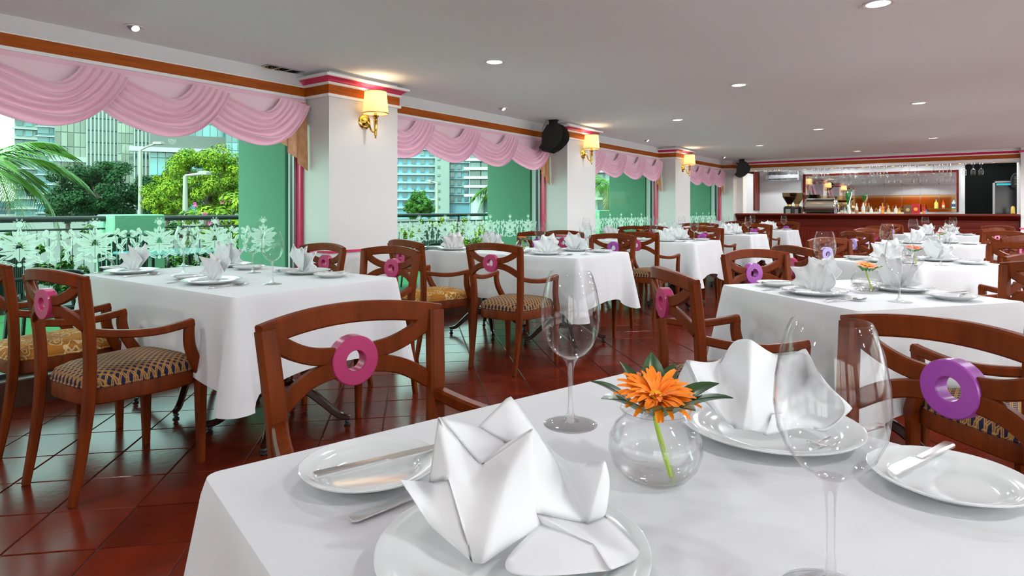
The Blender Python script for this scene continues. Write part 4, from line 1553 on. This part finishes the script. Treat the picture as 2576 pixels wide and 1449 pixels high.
to.rotation_euler = (R(75), 0, 0)
xt, _ = PY(2134, 500, 15.0)
bt = thing('beer_tap', 'curved chrome beer tap tower with green handle on the bar', 'beer tap', (xt, 15.1, .97))
MB().lathe([(.075, 0), (.075, .02), (.05, .035)], 20, cap0=True, cap1=True).obj('base', M['chrome'], bt)
MB().tube(bez([(0, 0, .02), (.005, 0, .15), (-.01, 0, .3), (.03, 0, .45), (.045, 0, .56)], 5), [.05, .05, .048, .046, .045, .043, .04, .038, .036, .034, .032, .03, .028, .025, .022, .018, .016, .014, .012, .011, .01], 14).obj('column', M['chrome'], bt)
MB().lathe([(.012, .28), (.02, .32), (.045, .44), (.055, .50), (.045, .545), (.02, .56)], 18, (-.015, -.02, 0), cap0=True, cap1=True).obj('handle', M['tapgreen'], bt)
MB().lathe([(.012, .56), (.018, .58), (.014, .62), (.004, .64)], 12, (.045, 0, 0), cap0=True, cap1=True).obj('finial', M['tapgreen'], bt)
MB().lathe([(0, -.012), (.03, -.012), (.03, 0), (0, 0)], 16, (-.015, -.062, .495), ax='y').obj('badge', mat('badge red', srgb(190, 60, 30), .3), bt)

# bottles and boxes
BP = [(.030, 0), (.034, .004), (.034, .15), (.030, .175), (.013, .205), (.0115, .255), (.014, .258), (.014, .268), (0, .268)]
BSQ = [(.026, 0), (.038, .004), (.038, .13), (.026, .155), (.013, .165), (.012, .20), (.015, .203), (.015, .235), (0, .235)]
bcol = {}
def bm_(c, tr=.75):
    if (c, tr) not in bcol:
        bcol[c, tr] = mat('bottle %d %d %d' % c, srgb(*c), .08, trans=tr * 0, coat=.5)
    return bcol[c, tr]
blist = [(2118, 30, 'round', (40, 20, 22), (170, 30, 30), (200, 190, 170), 'dark red wine'), (2125, 24, 'square', (120, 140, 120), (60, 60, 60), (210, 205, 190), 'pale green'), (2155, 30, 'round', (190, 190, 185), (225, 160, 60), (160, 120, 60), 'silver and gold'),
         (2172, 33, 'round', (200, 205, 205), (205, 30, 60), (215, 200, 170), 'clear red-capped'), (2192, 24, 'square', (190, 195, 190), (25, 25, 25), (225, 220, 205), 'clear black-capped'), (2214, 23, 'round', (215, 220, 220), (220, 220, 220), (190, 195, 200), 'white'),
         (2220, 31, 'round', (200, 110, 40), (30, 170, 60), (220, 150, 60), 'amber green-capped'), (2235, 25, 'square', (170, 150, 110), (140, 140, 130), (200, 185, 150), 'gold labelled'), (2254, 27, 'square', (190, 185, 175), (150, 40, 30), (215, 205, 190), 'clear square'),
         (2262, 22, 'square', (150, 110, 40), (40, 30, 20), (215, 190, 90), 'yellow labelled'), (2325, 29, 'round', (170, 40, 30), (120, 130, 50), (230, 120, 60), 'red and green'), (2330, 16, 'square', (60, 120, 190), (40, 90, 170), (160, 200, 220), 'small blue')]
for (px, hp, tp, c1, c2, c3, nm) in blist:
    Y = 15.98
    x, z = PY(px, 531, Y)
    d_ = Y / ray(px)[1]
    s = hp * d_ / FPX / (.268 if tp == 'round' else .235)
    t = thing('bottle', nm + ' bottle standing behind the bar before the amber-reflection mirror', 'bottle', (x, Y, 1.021), 0, 'bottles behind the bar', s)
    prof = BP if tp == 'round' else BSQ
    MB().lathe([(0, 0)] + prof[:-3], 16).obj('glass_body', bm_(c1), t)
    MB().lathe(prof[-3:], 12, cap0=True).obj('cap', bm_(c2, 0), t)
    r_ = prof[2][0] + .0006
    MB().lathe([(r_, .04), (r_, .11)], 16).obj('paper_label', bm_(c3, 0), t)
for (px, hp, tp, c1, c2, c3, nm) in [(2355, 25, 'square', (225, 205, 90), (150, 160, 170), (235, 215, 120), 'pale yellow'), (2373, 22, 'round', (225, 90, 40), (240, 110, 40), (225, 205, 200), 'orange-capped'), (2399, 26, 'square', (190, 205, 215), (90, 105, 130), (40, 90, 120), 'clear blue-labelled')]:
    Y = fy - .11
    x, z = PY(px, 526, Y)
    d_ = Y / ray(px)[1]
    s = hp * d_ / FPX / (.268 if tp == 'round' else .235)
    t = thing('bottle', nm + ' bottle on the green glass shelf', 'bottle', (x, Y, bz(2370, 526) + .0105), 0, 'bottles on the green shelf', s)
    prof = BP if tp == 'round' else BSQ
    MB().lathe([(0, 0)] + prof[:-3], 16).obj('glass_body', bm_(c1), t)
    MB().lathe(prof[-3:], 12, cap0=True).obj('cap', bm_(c2, 0), t)
    r_ = prof[2][0] + .0006
    MB().lathe([(r_, .04), (r_, .11)], 16).obj('paper_label', bm_(c3, 0), t)
for (px, wp, hp, c1, c2, nm) in [(2284, 17, 26, (96, 72, 44), (190, 160, 110), 'brown and gold'), (2304, 17, 29, (176, 24, 40), (225, 160, 50), 'crimson')]:
    Y = 16.02
    x, z = PY(px, 530, Y)
    d_ = Y / ray(px)[1]
    hw_, hh = wp * d_ / FPX / 2, hp * d_ / FPX
    t = thing('bottle_box', nm + ' gift carton standing behind the bar', 'box', (x, Y, 1.021), 0, 'gift cartons behind the bar')
    MB().cbox(-hw_, hw_, -.05, .05, 0, hh, .003).obj('carton', mat('carton ' + nm, srgb(*c1), .4), t)
    MB().lathe([(0, -.002), (hw_ * .5, -.002), (hw_ * .5, 0), (0, 0)], 16, (0, -.0502, hh * .55), ax='y').obj('emblem', mat('emblem ' + nm, srgb(*c2), .4), t)
k = PY(2563, 525, 15.6)
t = thing('candle_lamp', 'small yellow glass lamp on the bar end beside the pier', 'lamp', (k[0] - .03, 15.0, 1.0625), 0)
MB().lathe([(.03, 0), (.035, .01), (.028, .13), (.012, .15), (0, .152)], 14, cap0=True).obj('glass', mat('yellow glass', srgb(215, 190, 80), .2), t)
MB().lathe([(.036, 0), (.038, .012), (.033, .014)], 14, cap0=True).obj('base', M['brass'], t)
bpy.data.objects[t.name].location = (XB1 - .10, YBAR + .1, 1.0625)

# glass racks with hanging stemware
RACKX = [2050, 2065, 2081, 2119, 2136, 2154, 2194, 2211, 2229, 2269, 2288, 2307, 2349, 2368, 2388, 2426, 2448, 2468]
for gi in range(6):
    cxs = RACKX[gi * 3:gi * 3 + 3]
    t = thing('glass_rack', 'chrome wire stemware rack under the bar beam, %s from the grinders' % ordn[gi], 'rack', (0, 0, 0), 0, 'stemware racks')
    for px in cxs:
        x, _ = PY(px, 440, 14.85)
        for s in (-.022, .022):
            MB().tube([(x + s, 14.66, 2.034), (x + s, 14.66, 2.008), (x + s, 15.0, 2.008), (x + s, 15.0, 2.034)], .003, 6).obj('wire', M['chrome'], t)
        for yi, y_ in enumerate((14.74, 14.90)):
            wineglass(x, y_, 'hanging wine glass, stemware rack %s from grinders, %s rail, %s' % (ordn[gi], ordn[cxs.index(px)], ('room end', 'mirror end')[yi]), 'stemware hanging over the bar', 2.0145, .80, True, 'hanging_glass')
for px0, px1, nn in ((1930, 1968, 4), (1986, 2016, 3)):
    t = thing('glass_rack', 'chrome wire flute rack ' + ('before the air conditioner' if nn == 4 else 'over the coffee grinders'), 'rack', (0, 0, 0), 0, 'flute racks')
    for i in range(nn):
        x, _ = PY(px0 + (px1 - px0) * i / (nn - 1), 440, 14.85)
        for s in (-.020, .020):
            MB().tube([(x + s, 14.66, 2.034), (x + s, 14.66, 2.008), (x + s, 15.0, 2.008), (x + s, 15.0, 2.034)], .003, 6).obj('wire', M['chrome'], t)
        for yi, y_ in enumerate((14.72, 14.81, 14.90)):
            o = wineglass(x, y_, 'hanging slim glass, flute rack %s, %s rail from cupboard, %s from room' % ('before the air conditioner' if nn == 4 else 'over the grinders', ordn[i], ordn[yi]), 'slim glasses over the grinders', 2.0145, .78, True, 'hanging_flute')
            o.scale = (.50, .50, .78)
# warm puck lights under the beam
for i, px in enumerate((1905, 1962, 2027, 2095, 2172, 2247, 2332, 2415, 2499)):
    x, _ = PY(px, 425, 14.75)
    t = thing('puck_light', 'small warm puck light under the bar beam, %s from the cupboard' % (ordn + ['seventh', 'eighth', 'ninth'])[i], 'light', (x, YBAR + .05, 2.035), 0, 'puck lights under the beam')
    MB().lathe([(.032, 0), (.034, -.008), (.026, -.010)], 16, cap0=True).obj('ring', M['brass'], t)
    MB().lathe([(.027, -.010), (0, -.012)], 16).obj('lens', M['puck'], t)
    l = bpy.data.lights.new('puck_lamp', 'SPOT')
    l.energy = PUCK_W * 3
    l.spot_size = R(140)
    l.color = (1, .75, .4)
    lo = put(bpy.data.objects.new('puck_lamp', l), t)
    lo.location = (0, 0, -.02)
# lamps inside the bar, over the working side
for i in range(4):
    downlight(-3.4 + i * 1.25, 15.75, 'round white recessed downlight inside the bar, %s from the cupboard' % ordn[i], 'downlights inside the bar', False, SPOT_W * .7)

# ================================================================== OUTDOORS
GZ = -.25
o = MB().box(-400, -8.6, -300, 400, GZ - .2, GZ).obj('street_ground', M['street'])
tag(o, 'grey street ground beyond the terrace hedge', 'ground', kind='structure')
o = MB().box(-8.6, 300, -300, -2.75, GZ - .2, GZ).box(XR + .15, 300, -2.75, 400, GZ - .2, GZ).obj('bounce_forecourt', M['paving'])  # unseen ground added as a daylight reflector
tag(o, 'added unseen forecourt, paled to bounce daylight onto the ceiling', 'ground', kind='structure')
o = MB().box(-8.6, -4.7, -2.75, 22, -.2, -.02).obj('terrace_floor', M['turf'])
tag(o, 'green turf terrace floor outside the windows', 'floor', kind='structure')
# roof slab of the building; unseen overhang added to shade the outer columns
o = MB().box(-6.1, 6.2, -5, 24, 2.75, 3.1).box(-4.75, 5.4, -2.8, 24, ZC + .15, 2.75).obj('roof_slab', M['extpaint'])
tag(o, 'green rendered roof slab, unseen overhang added to shade outer columns', 'roof', kind='structure')
# rendered outside fins behind each column
for i, (y0, y1) in enumerate(COLS[1:]):
    o = MB().cbox(-5.45, -4.705, y0 - .02, y1 + .02, -.02, 2.75, .01).obj('outer_column', M['extpaint'])
    tag(o, 'green rendered outer column behind the interior column, %s from the bar' % ['third', 'second', 'first', 'nearest'][i] if i < 3 else 'green rendered outer column at the corner of the bar', 'column', 'green outer columns', 'structure')

# terrace railing: piers and rail sections
XRL = -8.0
piers = []
for i, px in enumerate((330, 1262)):
    y = PXX(px, 560, XRL)[0]
    piers.append(y)
    o = MB().cbox(XRL - .24, XRL + .24, y - .28, y + .28, -.02, 1.09, .012).obj('railing_pier', M['extpaint'])
    tag(o, 'square green railing pier ' + ('before the dark tree' if i == 0 else 'below the bright palm fronds'), 'pier', 'railing piers')
yy = PXX(1510, 560, XRL)[0]
o = MB().cbox(XRL - .24, XRL + .24, yy - .5, yy + .3, -.02, 1.13, .012).obj('railing_pier', M['extpaint'])
tag(o, 'wide green railing pier beside the dark palm trunk', 'pier', 'railing piers')
secs = [(-3, piers[0] - .28), (piers[0] + .28, piers[1] - .28), (piers[1] + .28, yy - .5), (yy + .3, 20)]
for si, (a, b_) in enumerate(secs):
    t = thing('terrace_railing', 'dark metal terrace railing section, ' + ['beside the left palm', 'before the bright tree and flowering shrub', 'short run past the bright palm', 'last run toward the bar'][si], 'railing', (XRL, a, 0), 0, 'terrace railing sections')
    L_ = b_ - a
    MB().tube([(0, 0, 1.045), (0, L_, 1.045)], .034, 10).obj('handrail', M['darkmetal'], t)
    MB().tube([(0, 0, .93), (0, L_, .93)], .012, 6).obj('mid_rail', M['darkmetal'], t)
    MB().tube([(0, 0, .12), (0, L_, .12)], .012, 6).obj('bottom_rail', M['darkmetal'], t)
    n = max(2, int(L_ / 1.9))
    for i in range(n):
        yq = L_ * (i + .5) / n
        MB().box(-.014, .014, yq - .014, yq + .014, -.02, 1.02).obj('post', M['darkmetal'], t)
    b = MB()
    q = .1
    while q < L_:
        b.box(-.003, .003, q - .003, q + .003, .12, .93)
        q += .11
    o = b.obj('balusters', M['darkmetal'], t, 0)
    o['kind'] = 'stuff'

# patio tables and chairs on the terrace
def patio_table(x, y, lab):
    t = thing('patio_table', lab, 'table', (x, y, -.02), 0, 'patio tables')
    MB().cbox(-.40, .40, -.40, .40, .72, .745, .008).obj('top', M['patiotop'], t)
    for sx in (-1, 1):
        for sy in (-1, 1):
            MB().tube([(sx * .34, sy * .34, .72), (sx * .36, sy * .36, 0)], .016, 8).obj('leg', M['darkmetal'], t)
        MB().tube([(sx * .35, -.35, .35), (sx * .35, .35, .35)], .01, 6).obj('stretcher', M['darkmetal'], t)


def patio_chair(x, y, rz, lab):
    t = thing('patio_chair', lab, 'chair', (x, y, -.02), rz, 'patio chairs')
    MB().cbox(-.23, .23, -.22, .22, .40, .44, .012).obj('seat', M['patio'], t)
    for i in range(9):
        MB().cbox(-.22 + i * .05, -.185 + i * .05, -.24, -.222, .50, .86, .003).obj('back_slat', M['patio'], t)
    MB().tube(bez([(-.23, -.23, .45), (-.24, -.24, .80), (-.20, -.25, .88), (.20, -.25, .88), (.24, -.24, .80), (.23, -.23, .45)], 4), .016, 8).obj('back_frame', M['darkmetal'], t)
    for sx in (-1, 1):
        MB().tube(bez([(sx * .25, -.2, .64), (sx * .27, .0, .66), (sx * .27, .18, .63), (sx * .25, .22, .44)], 4), .015, 8).obj('arm', M['darkmetal'], t)
        for sy in (-1, 1):
            MB().tube([(sx * .21, sy * .2, .40), (sx * .23, sy * .23, 0)], .014, 8).obj('leg', M['darkmetal'], t)


patio_table(-6.55, 3.1, 'teal square patio table beyond the fourth window from the bar')
patio_table(-6.6, 5.9, 'teal square patio table beyond the third window from the bar')
patio_chair(-5.8, 1.8, R(-30), 'dark slatted patio chair beside the armchair with floral seat')
patio_chair(-6.6, 3.9, R(180), 'dark slatted patio chair facing the terrace table by the pier')
patio_chair(-7.2, 3.0, R(-90), 'dark slatted patio chair between teal table and railing')
patio_chair(-6.6, 6.8, R(180), 'dark slatted patio chair beyond the third window from the bar')
patio_chair(-6.4, 5.0, R(0), 'dark slatted patio chair turned to the second teal table')


# foliage
def leaves(b, c, rad, n, sz, rn, shell=.55, clumps=26):
    cl = []
    for i in range(clumps):
        u = rn.uniform(-1, 1)
        a = rn.uniform(0, 2 * pi)
        s = math.sqrt(1 - u * u)
        k = rn.uniform(shell, 1.0)
        cl.append((c[0] + rad[0] * s * cos(a) * k, c[1] + rad[1] * s * sin(a) * k, c[2] + rad[2] * u * k, rn.uniform(.14, .30)))
    for i in range(n):
        x, y, z, cr = cl[rn.randrange(clumps)]
        u = rn.uniform(-1, 1)
        a = rn.uniform(0, 2 * pi)
        s = math.sqrt(1 - u * u)
        k = rn.uniform(.6, 1) * cr
        p = Vector((x + rad[0] * s * cos(a) * k, y + rad[1] * s * sin(a) * k, z + rad[2] * u * k))
        nrm = Vector((s * cos(a) + rn.uniform(-.6, .6), s * sin(a) + rn.uniform(-.6, .6), u + .5 + rn.uniform(-.5, .5))).normalized()
        t1 = nrm.orthogonal().normalized()
        t1.rotate(Matrix.Rotation(rn.uniform(0, 6.28), 3, nrm))
        t2 = nrm.cross(t1)
        q = sz * rn.uniform(.6, 1.2)
        b.add([p - t1 * q, p - t2 * q * .45 + nrm * q * .12, p + t1 * q, p + t2 * q * .45 + nrm * q * .12], [(0, 1, 2, 3)])


def tree(px, d, wpx, ytop, ybot, m, n, sz, lab, seed, name='leafy_tree', group='trees beyond the terrace', core=None):
    rn = random.Random(seed)
    x, y = atd(px, d)
    zt_ = H - d * (ytop - HY) / FPX
    zb_ = H - d * (ybot - HY) / FPX
    r_ = wpx * d / FPX / 2
    t = thing(name, lab, 'tree', (x, y, GZ), 0, group)
    zc = (zt_ + zb_) / 2 - GZ
    b = MB()
    leaves(b, (0, 0, zc), (r_ * .86, r_ * .86, (zt_ - zb_) / 2 * .86), n, sz, rn, clumps=85)
    o = b.obj('crown', M[m], t, 0)
    o['kind'] = 'stuff'
    MB().tube([(0, 0, 0), (.05, 0, zc * .5), (0, .03, zc)], [r_ * .10, r_ * .08, r_ * .05], 8).obj('trunk', M['trunk'], t)
    for k in range(4):
        a = k * 1.6
        MB().tube([(0, 0, zc * .7), (r_ * .4 * cos(a), r_ * .4 * sin(a), zc * 1.1)], [r_ * .05, r_ * .02], 6).obj('branch', M['trunk'], t)


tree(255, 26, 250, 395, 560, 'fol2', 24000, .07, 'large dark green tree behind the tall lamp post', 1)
tree(395, 32, 150, 430, 560, 'fol2', 15000, .07, 'dark green tree between lamp post and bright tree', 2)
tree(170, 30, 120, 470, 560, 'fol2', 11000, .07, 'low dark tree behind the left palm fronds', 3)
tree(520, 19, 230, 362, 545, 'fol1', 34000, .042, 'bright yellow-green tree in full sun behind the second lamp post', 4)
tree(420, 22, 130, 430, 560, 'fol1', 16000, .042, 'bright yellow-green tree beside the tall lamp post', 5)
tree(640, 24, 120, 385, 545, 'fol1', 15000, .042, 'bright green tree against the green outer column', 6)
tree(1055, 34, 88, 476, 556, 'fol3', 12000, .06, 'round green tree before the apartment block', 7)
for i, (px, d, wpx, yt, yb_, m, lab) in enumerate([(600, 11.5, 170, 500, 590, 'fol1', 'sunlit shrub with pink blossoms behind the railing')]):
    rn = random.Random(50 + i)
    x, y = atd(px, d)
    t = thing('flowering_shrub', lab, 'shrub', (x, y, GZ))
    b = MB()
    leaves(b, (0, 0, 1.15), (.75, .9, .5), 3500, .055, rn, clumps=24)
    o = b.obj('foliage', M[m], t, 0)
    o['kind'] = 'stuff'
    b = MB()
    for k in range(26):
        u = rn.uniform(-.85, .85)
        c_ = (u * .55 + .3, u * .9, 1.25 + rn.uniform(-.25, .38))
        leaves(b, c_, (.05, .05, .03), 14, .035, rn, clumps=4)
    o = b.obj('blossoms', M['blossom'], t, 0)
    o['kind'] = 'stuff'
    MB().tube([(0, 0, 0), (0, 0, .9)], [.05, .03], 6).obj('stem', M['trunk'], t)
# hedge behind the railing
for i, (a, b_) in enumerate(((-2.5, piers[0] + 4), (piers[0] + 4, 9.0), (9.0, 14.0))):
    rn = random.Random(70 + i)
    L_ = b_ - a
    t = thing('clipped_hedge', 'sunlit low hedge behind the railing, ' + ['beyond the fourth window from the bar', 'beyond the third window from the bar', 'beyond the second window from the bar'][i], 'hedge', (XRL - .85, a, GZ), 0, 'hedges behind the railing')
    b = MB()
    for k in range(int(L_ / .35)):
        leaves(b, (rn.uniform(-.12, .12), (k + .5) * .35, .72 + rn.uniform(-.08, .16)), (.30, .28, .50), 1100, .034, rn, .3, 8)
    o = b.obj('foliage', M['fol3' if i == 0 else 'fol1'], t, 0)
    o['kind'] = 'stuff'
    MB().box(-.1, .1, .1, L_ - .1, 0, .4).obj('stems', M['trunk'], t)


def frond_mesh(L, nl, ll, droop, seed):
    rn = random.Random(seed)
    b = MB()
    path = []
    for i in range(nl + 1):
        t = i / nl
        path.append(Vector((L * t * (1 - .25 * droop * t * t), 0, L * (.35 * t - droop * t * t))))
    b.tube(path, [.02 * (1 - .8 * i / nl) + .003 for i in range(nl + 1)], 5)
    for i in range(2, nl):
        t = i / nl
        l = ll * sin(pi * (.12 + .8 * t)) ** .6
        p = path[i]
        tn = (path[i + 1] - path[i - 1]).normalized()
        for s in (-1, 1):
            dr = (Vector((0, s, 0)) * .75 + tn * .75 + Vector((0, 0, -.25 + rn.uniform(-.15, .15)))).normalized()
            wd = tn * (.009 + .006 * (1 - t))
            e = p + dr * l + Vector((0, 0, -.28 * l))
            m_ = p + dr * l * .5
            b.add([p - wd * .5, p + wd * .5, m_ + wd, e, m_ - wd], [(0, 1, 2, 3, 4)])
    return b.mesh('frond', M['frond'], 0)


FR = [frond_mesh(1.9, 46, .55, .75, 1), frond_mesh(1.8, 46, .5, 1.05, 2), frond_mesh(1.7, 44, .5, .45, 3)]


def palm(px, d, ycrown, lab, seed, s=1.0, n=14, tr=.13):
    rn = random.Random(seed)
    x, y = atd(px, d)
    zc = H - d * (ycrown - HY) / FPX
    t = thing('palm_tree', lab, 'palm tree', (x, y, GZ), 0, 'palms on the terrace edge')
    h_ = zc - GZ
    MB().tube([(0, 0, 0), (.04, .03, h_ * .4), (0, .02, h_ * .8), (0, 0, h_)], [tr * 1.1, tr, tr * .95, tr * .6], 12).obj('trunk', M['trunk'], t)
    for k in range(n):
        inst('frond', FR[k % 3], t, (0, 0, h_), (0, rn.uniform(-.45, .15), 2 * pi * k / n + rn.uniform(-.2, .2)), (s * rn.uniform(.85, 1.1),) * 3)


palm(-85, 10.5, 430, 'leafy palm with arching fronds before the white sky', 3, 1.05, 18)
palm(1318, 15.0, 462, 'bright sunlit palm partly behind the green outer column', 5, .9, 16)
palm(1532, 20.0, 462, 'shaded palm with thick shaggy trunk beyond second window from bar', 8, .85, 16, .22)


def lamp_post(px, d, ytop, yarm, side_, arm_px, lab):
    x, y = atd(px, d)
    zt_ = H - d * (ytop - HY) / FPX
    t = thing('street_lamp', lab, 'street lamp', (x, y, GZ), TH, 'street lamps')
    h_ = zt_ - GZ
    MB().lathe([(.09, 0), (.085, .3), (.05, h_)], 10, cap0=True, cap1=True).obj('pole', M['lamppost'], t)
    L_ = arm_px * d / FPX * side_
    rise = (ytop - yarm) * d / FPX
    MB().tube(bez([(0, 0, h_), (L_ * .3, 0, h_ + rise * .5), (L_ * .75, 0, h_ + rise)], 4), .035, 8).obj('arm', M['lamppost'], t)
    MB().cbox(min(L_ * .7, L_ * 1.15), max(L_ * .7, L_ * 1.15), -.12, .12, h_ + rise - .02, h_ + rise + .07, .02).obj('head', M['lamppost'], t)


lamp_post(353, 22, 378, 362, 1, 50, 'tall cream street lamp behind the railing pier')
lamp_post(466, 16, 442, 438, 1, 52, 'slim grey street lamp before the bright tree')
lamp_post(1099, 26, 461, 457, -1, 20, 'street lamp beside the round tree and apartment block')

# -------- buildings: each a body with windows as its own panes
PANE = {}


def building(px0, px1, d, ytop, lab, body, glass, cols, fl_px, win, seed=0, slab=None, fins=0, ybase=560, zt_=None, blank=()):
    """front faces the terrace; cols panes across, one row every fl_px pixels"""
    wd = (px1 - px0) * d / FPX
    x, y = atd((px0 + px1) / 2, d)
    top = zt_ if zt_ is not None else H - d * (ytop - HY) / FPX
    base = GZ
    r = ray((px0 + px1) / 2)
    rz = math.atan2(r[1], r[0]) - pi / 2
    t = thing('city_building', lab, 'building', (x, y, base), rz, 'buildings beyond the street')
    hh = top - base
    dp = wd * .3
    wd *= .985
    MB().box(-wd / 2, wd / 2, 0, dp, 0, hh).obj('body', M[body], t, 0)
    fh = fl_px * d / FPX
    z = hh - fh
    cw = wd / cols
    fx, f0, f1 = win
    key = (glass, round(cw, 3), round(fh, 3), win)
    if key not in PANE:
        PANE[key] = MB().box(-cw * fx / 2, cw * fx / 2, -.12, .05, fh * f0, fh * f1).mesh('window_pane', M[glass], 0)
    while z > (H - d * (ybase - HY) / FPX) - base - fh:
        for i in range(cols):
            if i not in blank:
                inst('window_pane', PANE[key], t, (-wd / 2 + cw * (i + .5), 0, z))
        if slab:
            MB().box(-wd / 2 - slab[1], wd / 2 + slab[1], -slab[2], .05, z - fh * slab[3] / 2, z + fh * slab[3] / 2).obj('floor_slab', M[slab[0]], t, 0)
        z -= fh
    if fins:
        fm = MB().box(-wd / fins * .22, wd / fins * .22, -.5, .02, 0, hh).mesh('facade_fin', M['fin'], 0)
        for i in range(fins + 1):
            inst('facade_fin', fm, t, (-wd / 2 + wd * i / fins, 0, 0))
    return t, wd, hh


building(44, 102, 150, 200, 'pale balcony tower at the edge of the sky', 'bodyA', 'bglassA', 3, 25, (.72, .3, .85), slab=('balcony', .6, .8, .12))
building(100, 148, 145, 200, 'teal striped tower beside the pale balcony tower', 'bodyB', 'bglassA', 2, 24, (.95, .3, .92), slab=('balcony', .4, .7, .10))
t, wd, hh = building(146, 226, 120, 190, 'olive glass office block with thin mullions', 'bodyC', 'bglassB', 6, 36, (.90, .03, .97))
MB().box(-wd / 2 - .8, wd / 2 + .3, -.8, .1, (H - 120 * (408 - HY) / FPX) - GZ, (H - 120 * (395 - HY) / FPX) - GZ).obj('ledge', M['balcony'], t, 0)
building(226, 300, 118, 180, 'ribbed pale facade with vertical fins behind dark tree', 'bodyB', 'bglassC', 9, 30, (.6, .05, .95), fins=9)
building(300, 342, 117, 180, 'brown reflecting glass bay between two finned facades', 'bodyC', 'bglassB', 5, 26, (.9, .04, .96))
building(342, 392, 116, 180, 'narrow finned facade beside the long glass office', 'bodyB', 'bglassC', 6, 30, (.6, .05, .95), fins=6)
t, wd, hh = building(390, 575, 112, 180, 'long glass office with dark spandrel band above bright tree', 'bodyC', 'bglassA', 11, 44, (.93, .03, .97))
def zpx(y, d):
    return (H - d * (y - HY) / FPX) - GZ
MB().box(-wd / 2, wd / 2, -.3, .1, zpx(374, 112), zpx(342, 112)).obj('spandrel', M['spandrel'], t, 0)
MB().box(-wd / 2 - 3, wd / 2, -1.2, .1, zpx(386, 112), zpx(375, 112)).obj('ledge', M['balcony'], t, 0)
t, wd, hh = building(573, 665, 108, 180, 'teal mirrored office corner with wavy reflections', 'bodyA', 'bglassA', 7, 20, (.92, .04, .95))
# beyond the third window from the bar
building(985, 1096, 95, 250, 'blue clad apartment block with ribbon balconies', 'blueglass', 'bglassC', 5, 21, (.5, .28, .78), slab=('bodyA', .3, .5, .16), ybase=505)
t, wd, hh = building(1094, 1131, 94, 250, 'blank concrete stair tower with one column of small windows', 'bodyC', 'bglassC', 2, 20, (.35, .35, .65), ybase=520, blank=(1,))
building(1129, 1182, 96, 250, 'teal apartment wing with shaded windows', 'blueglass', 'bglassC', 3, 20, (.55, .22, .78), slab=('bodyC', .1, .3, .10), ybase=500)
t, wd, hh = building(1182, 1290, 85, 250, 'white balcony tower raised on tall columns', 'bodyB', 'bglassA', 4, 22, (.9, .1, .9), slab=('balcony', .8, 1.6, .30), ybase=478)
for i in range(3):
    MB().lathe([(.9, 0), (.9, zpx(494, 85))], 14, (-wd / 2 + 1 + i * wd * .42, -.9, 0)).obj('support_column', M['bodyA'], t)
building(1290, 1500, 90, 300, 'grey concrete block beyond the outer column', 'bodyC', 'bglassC', 8, 24, (.5, .25, .75), slab=('bodyA', .2, .4, .12))
building(1480, 1640, 60, 330, 'low grey block with balcony rows beyond the shaded palm', 'bodyC', 'bglassC', 8, 34, (.7, .2, .8), slab=('bodyA', .2, .5, .14))
building(1645, 1900, 68, 330, 'dim grey block beyond the window first from the bar', 'bodyC', 'bglassC', 10, 34, (.7, .2, .8), slab=('bodyA', .2, .5, .14))
building(-400, 40, 170, 505, 'distant low podium under the white sky beside the palm', 'spandrel', 'bglassC', 14, 20, (.7, .2, .8))
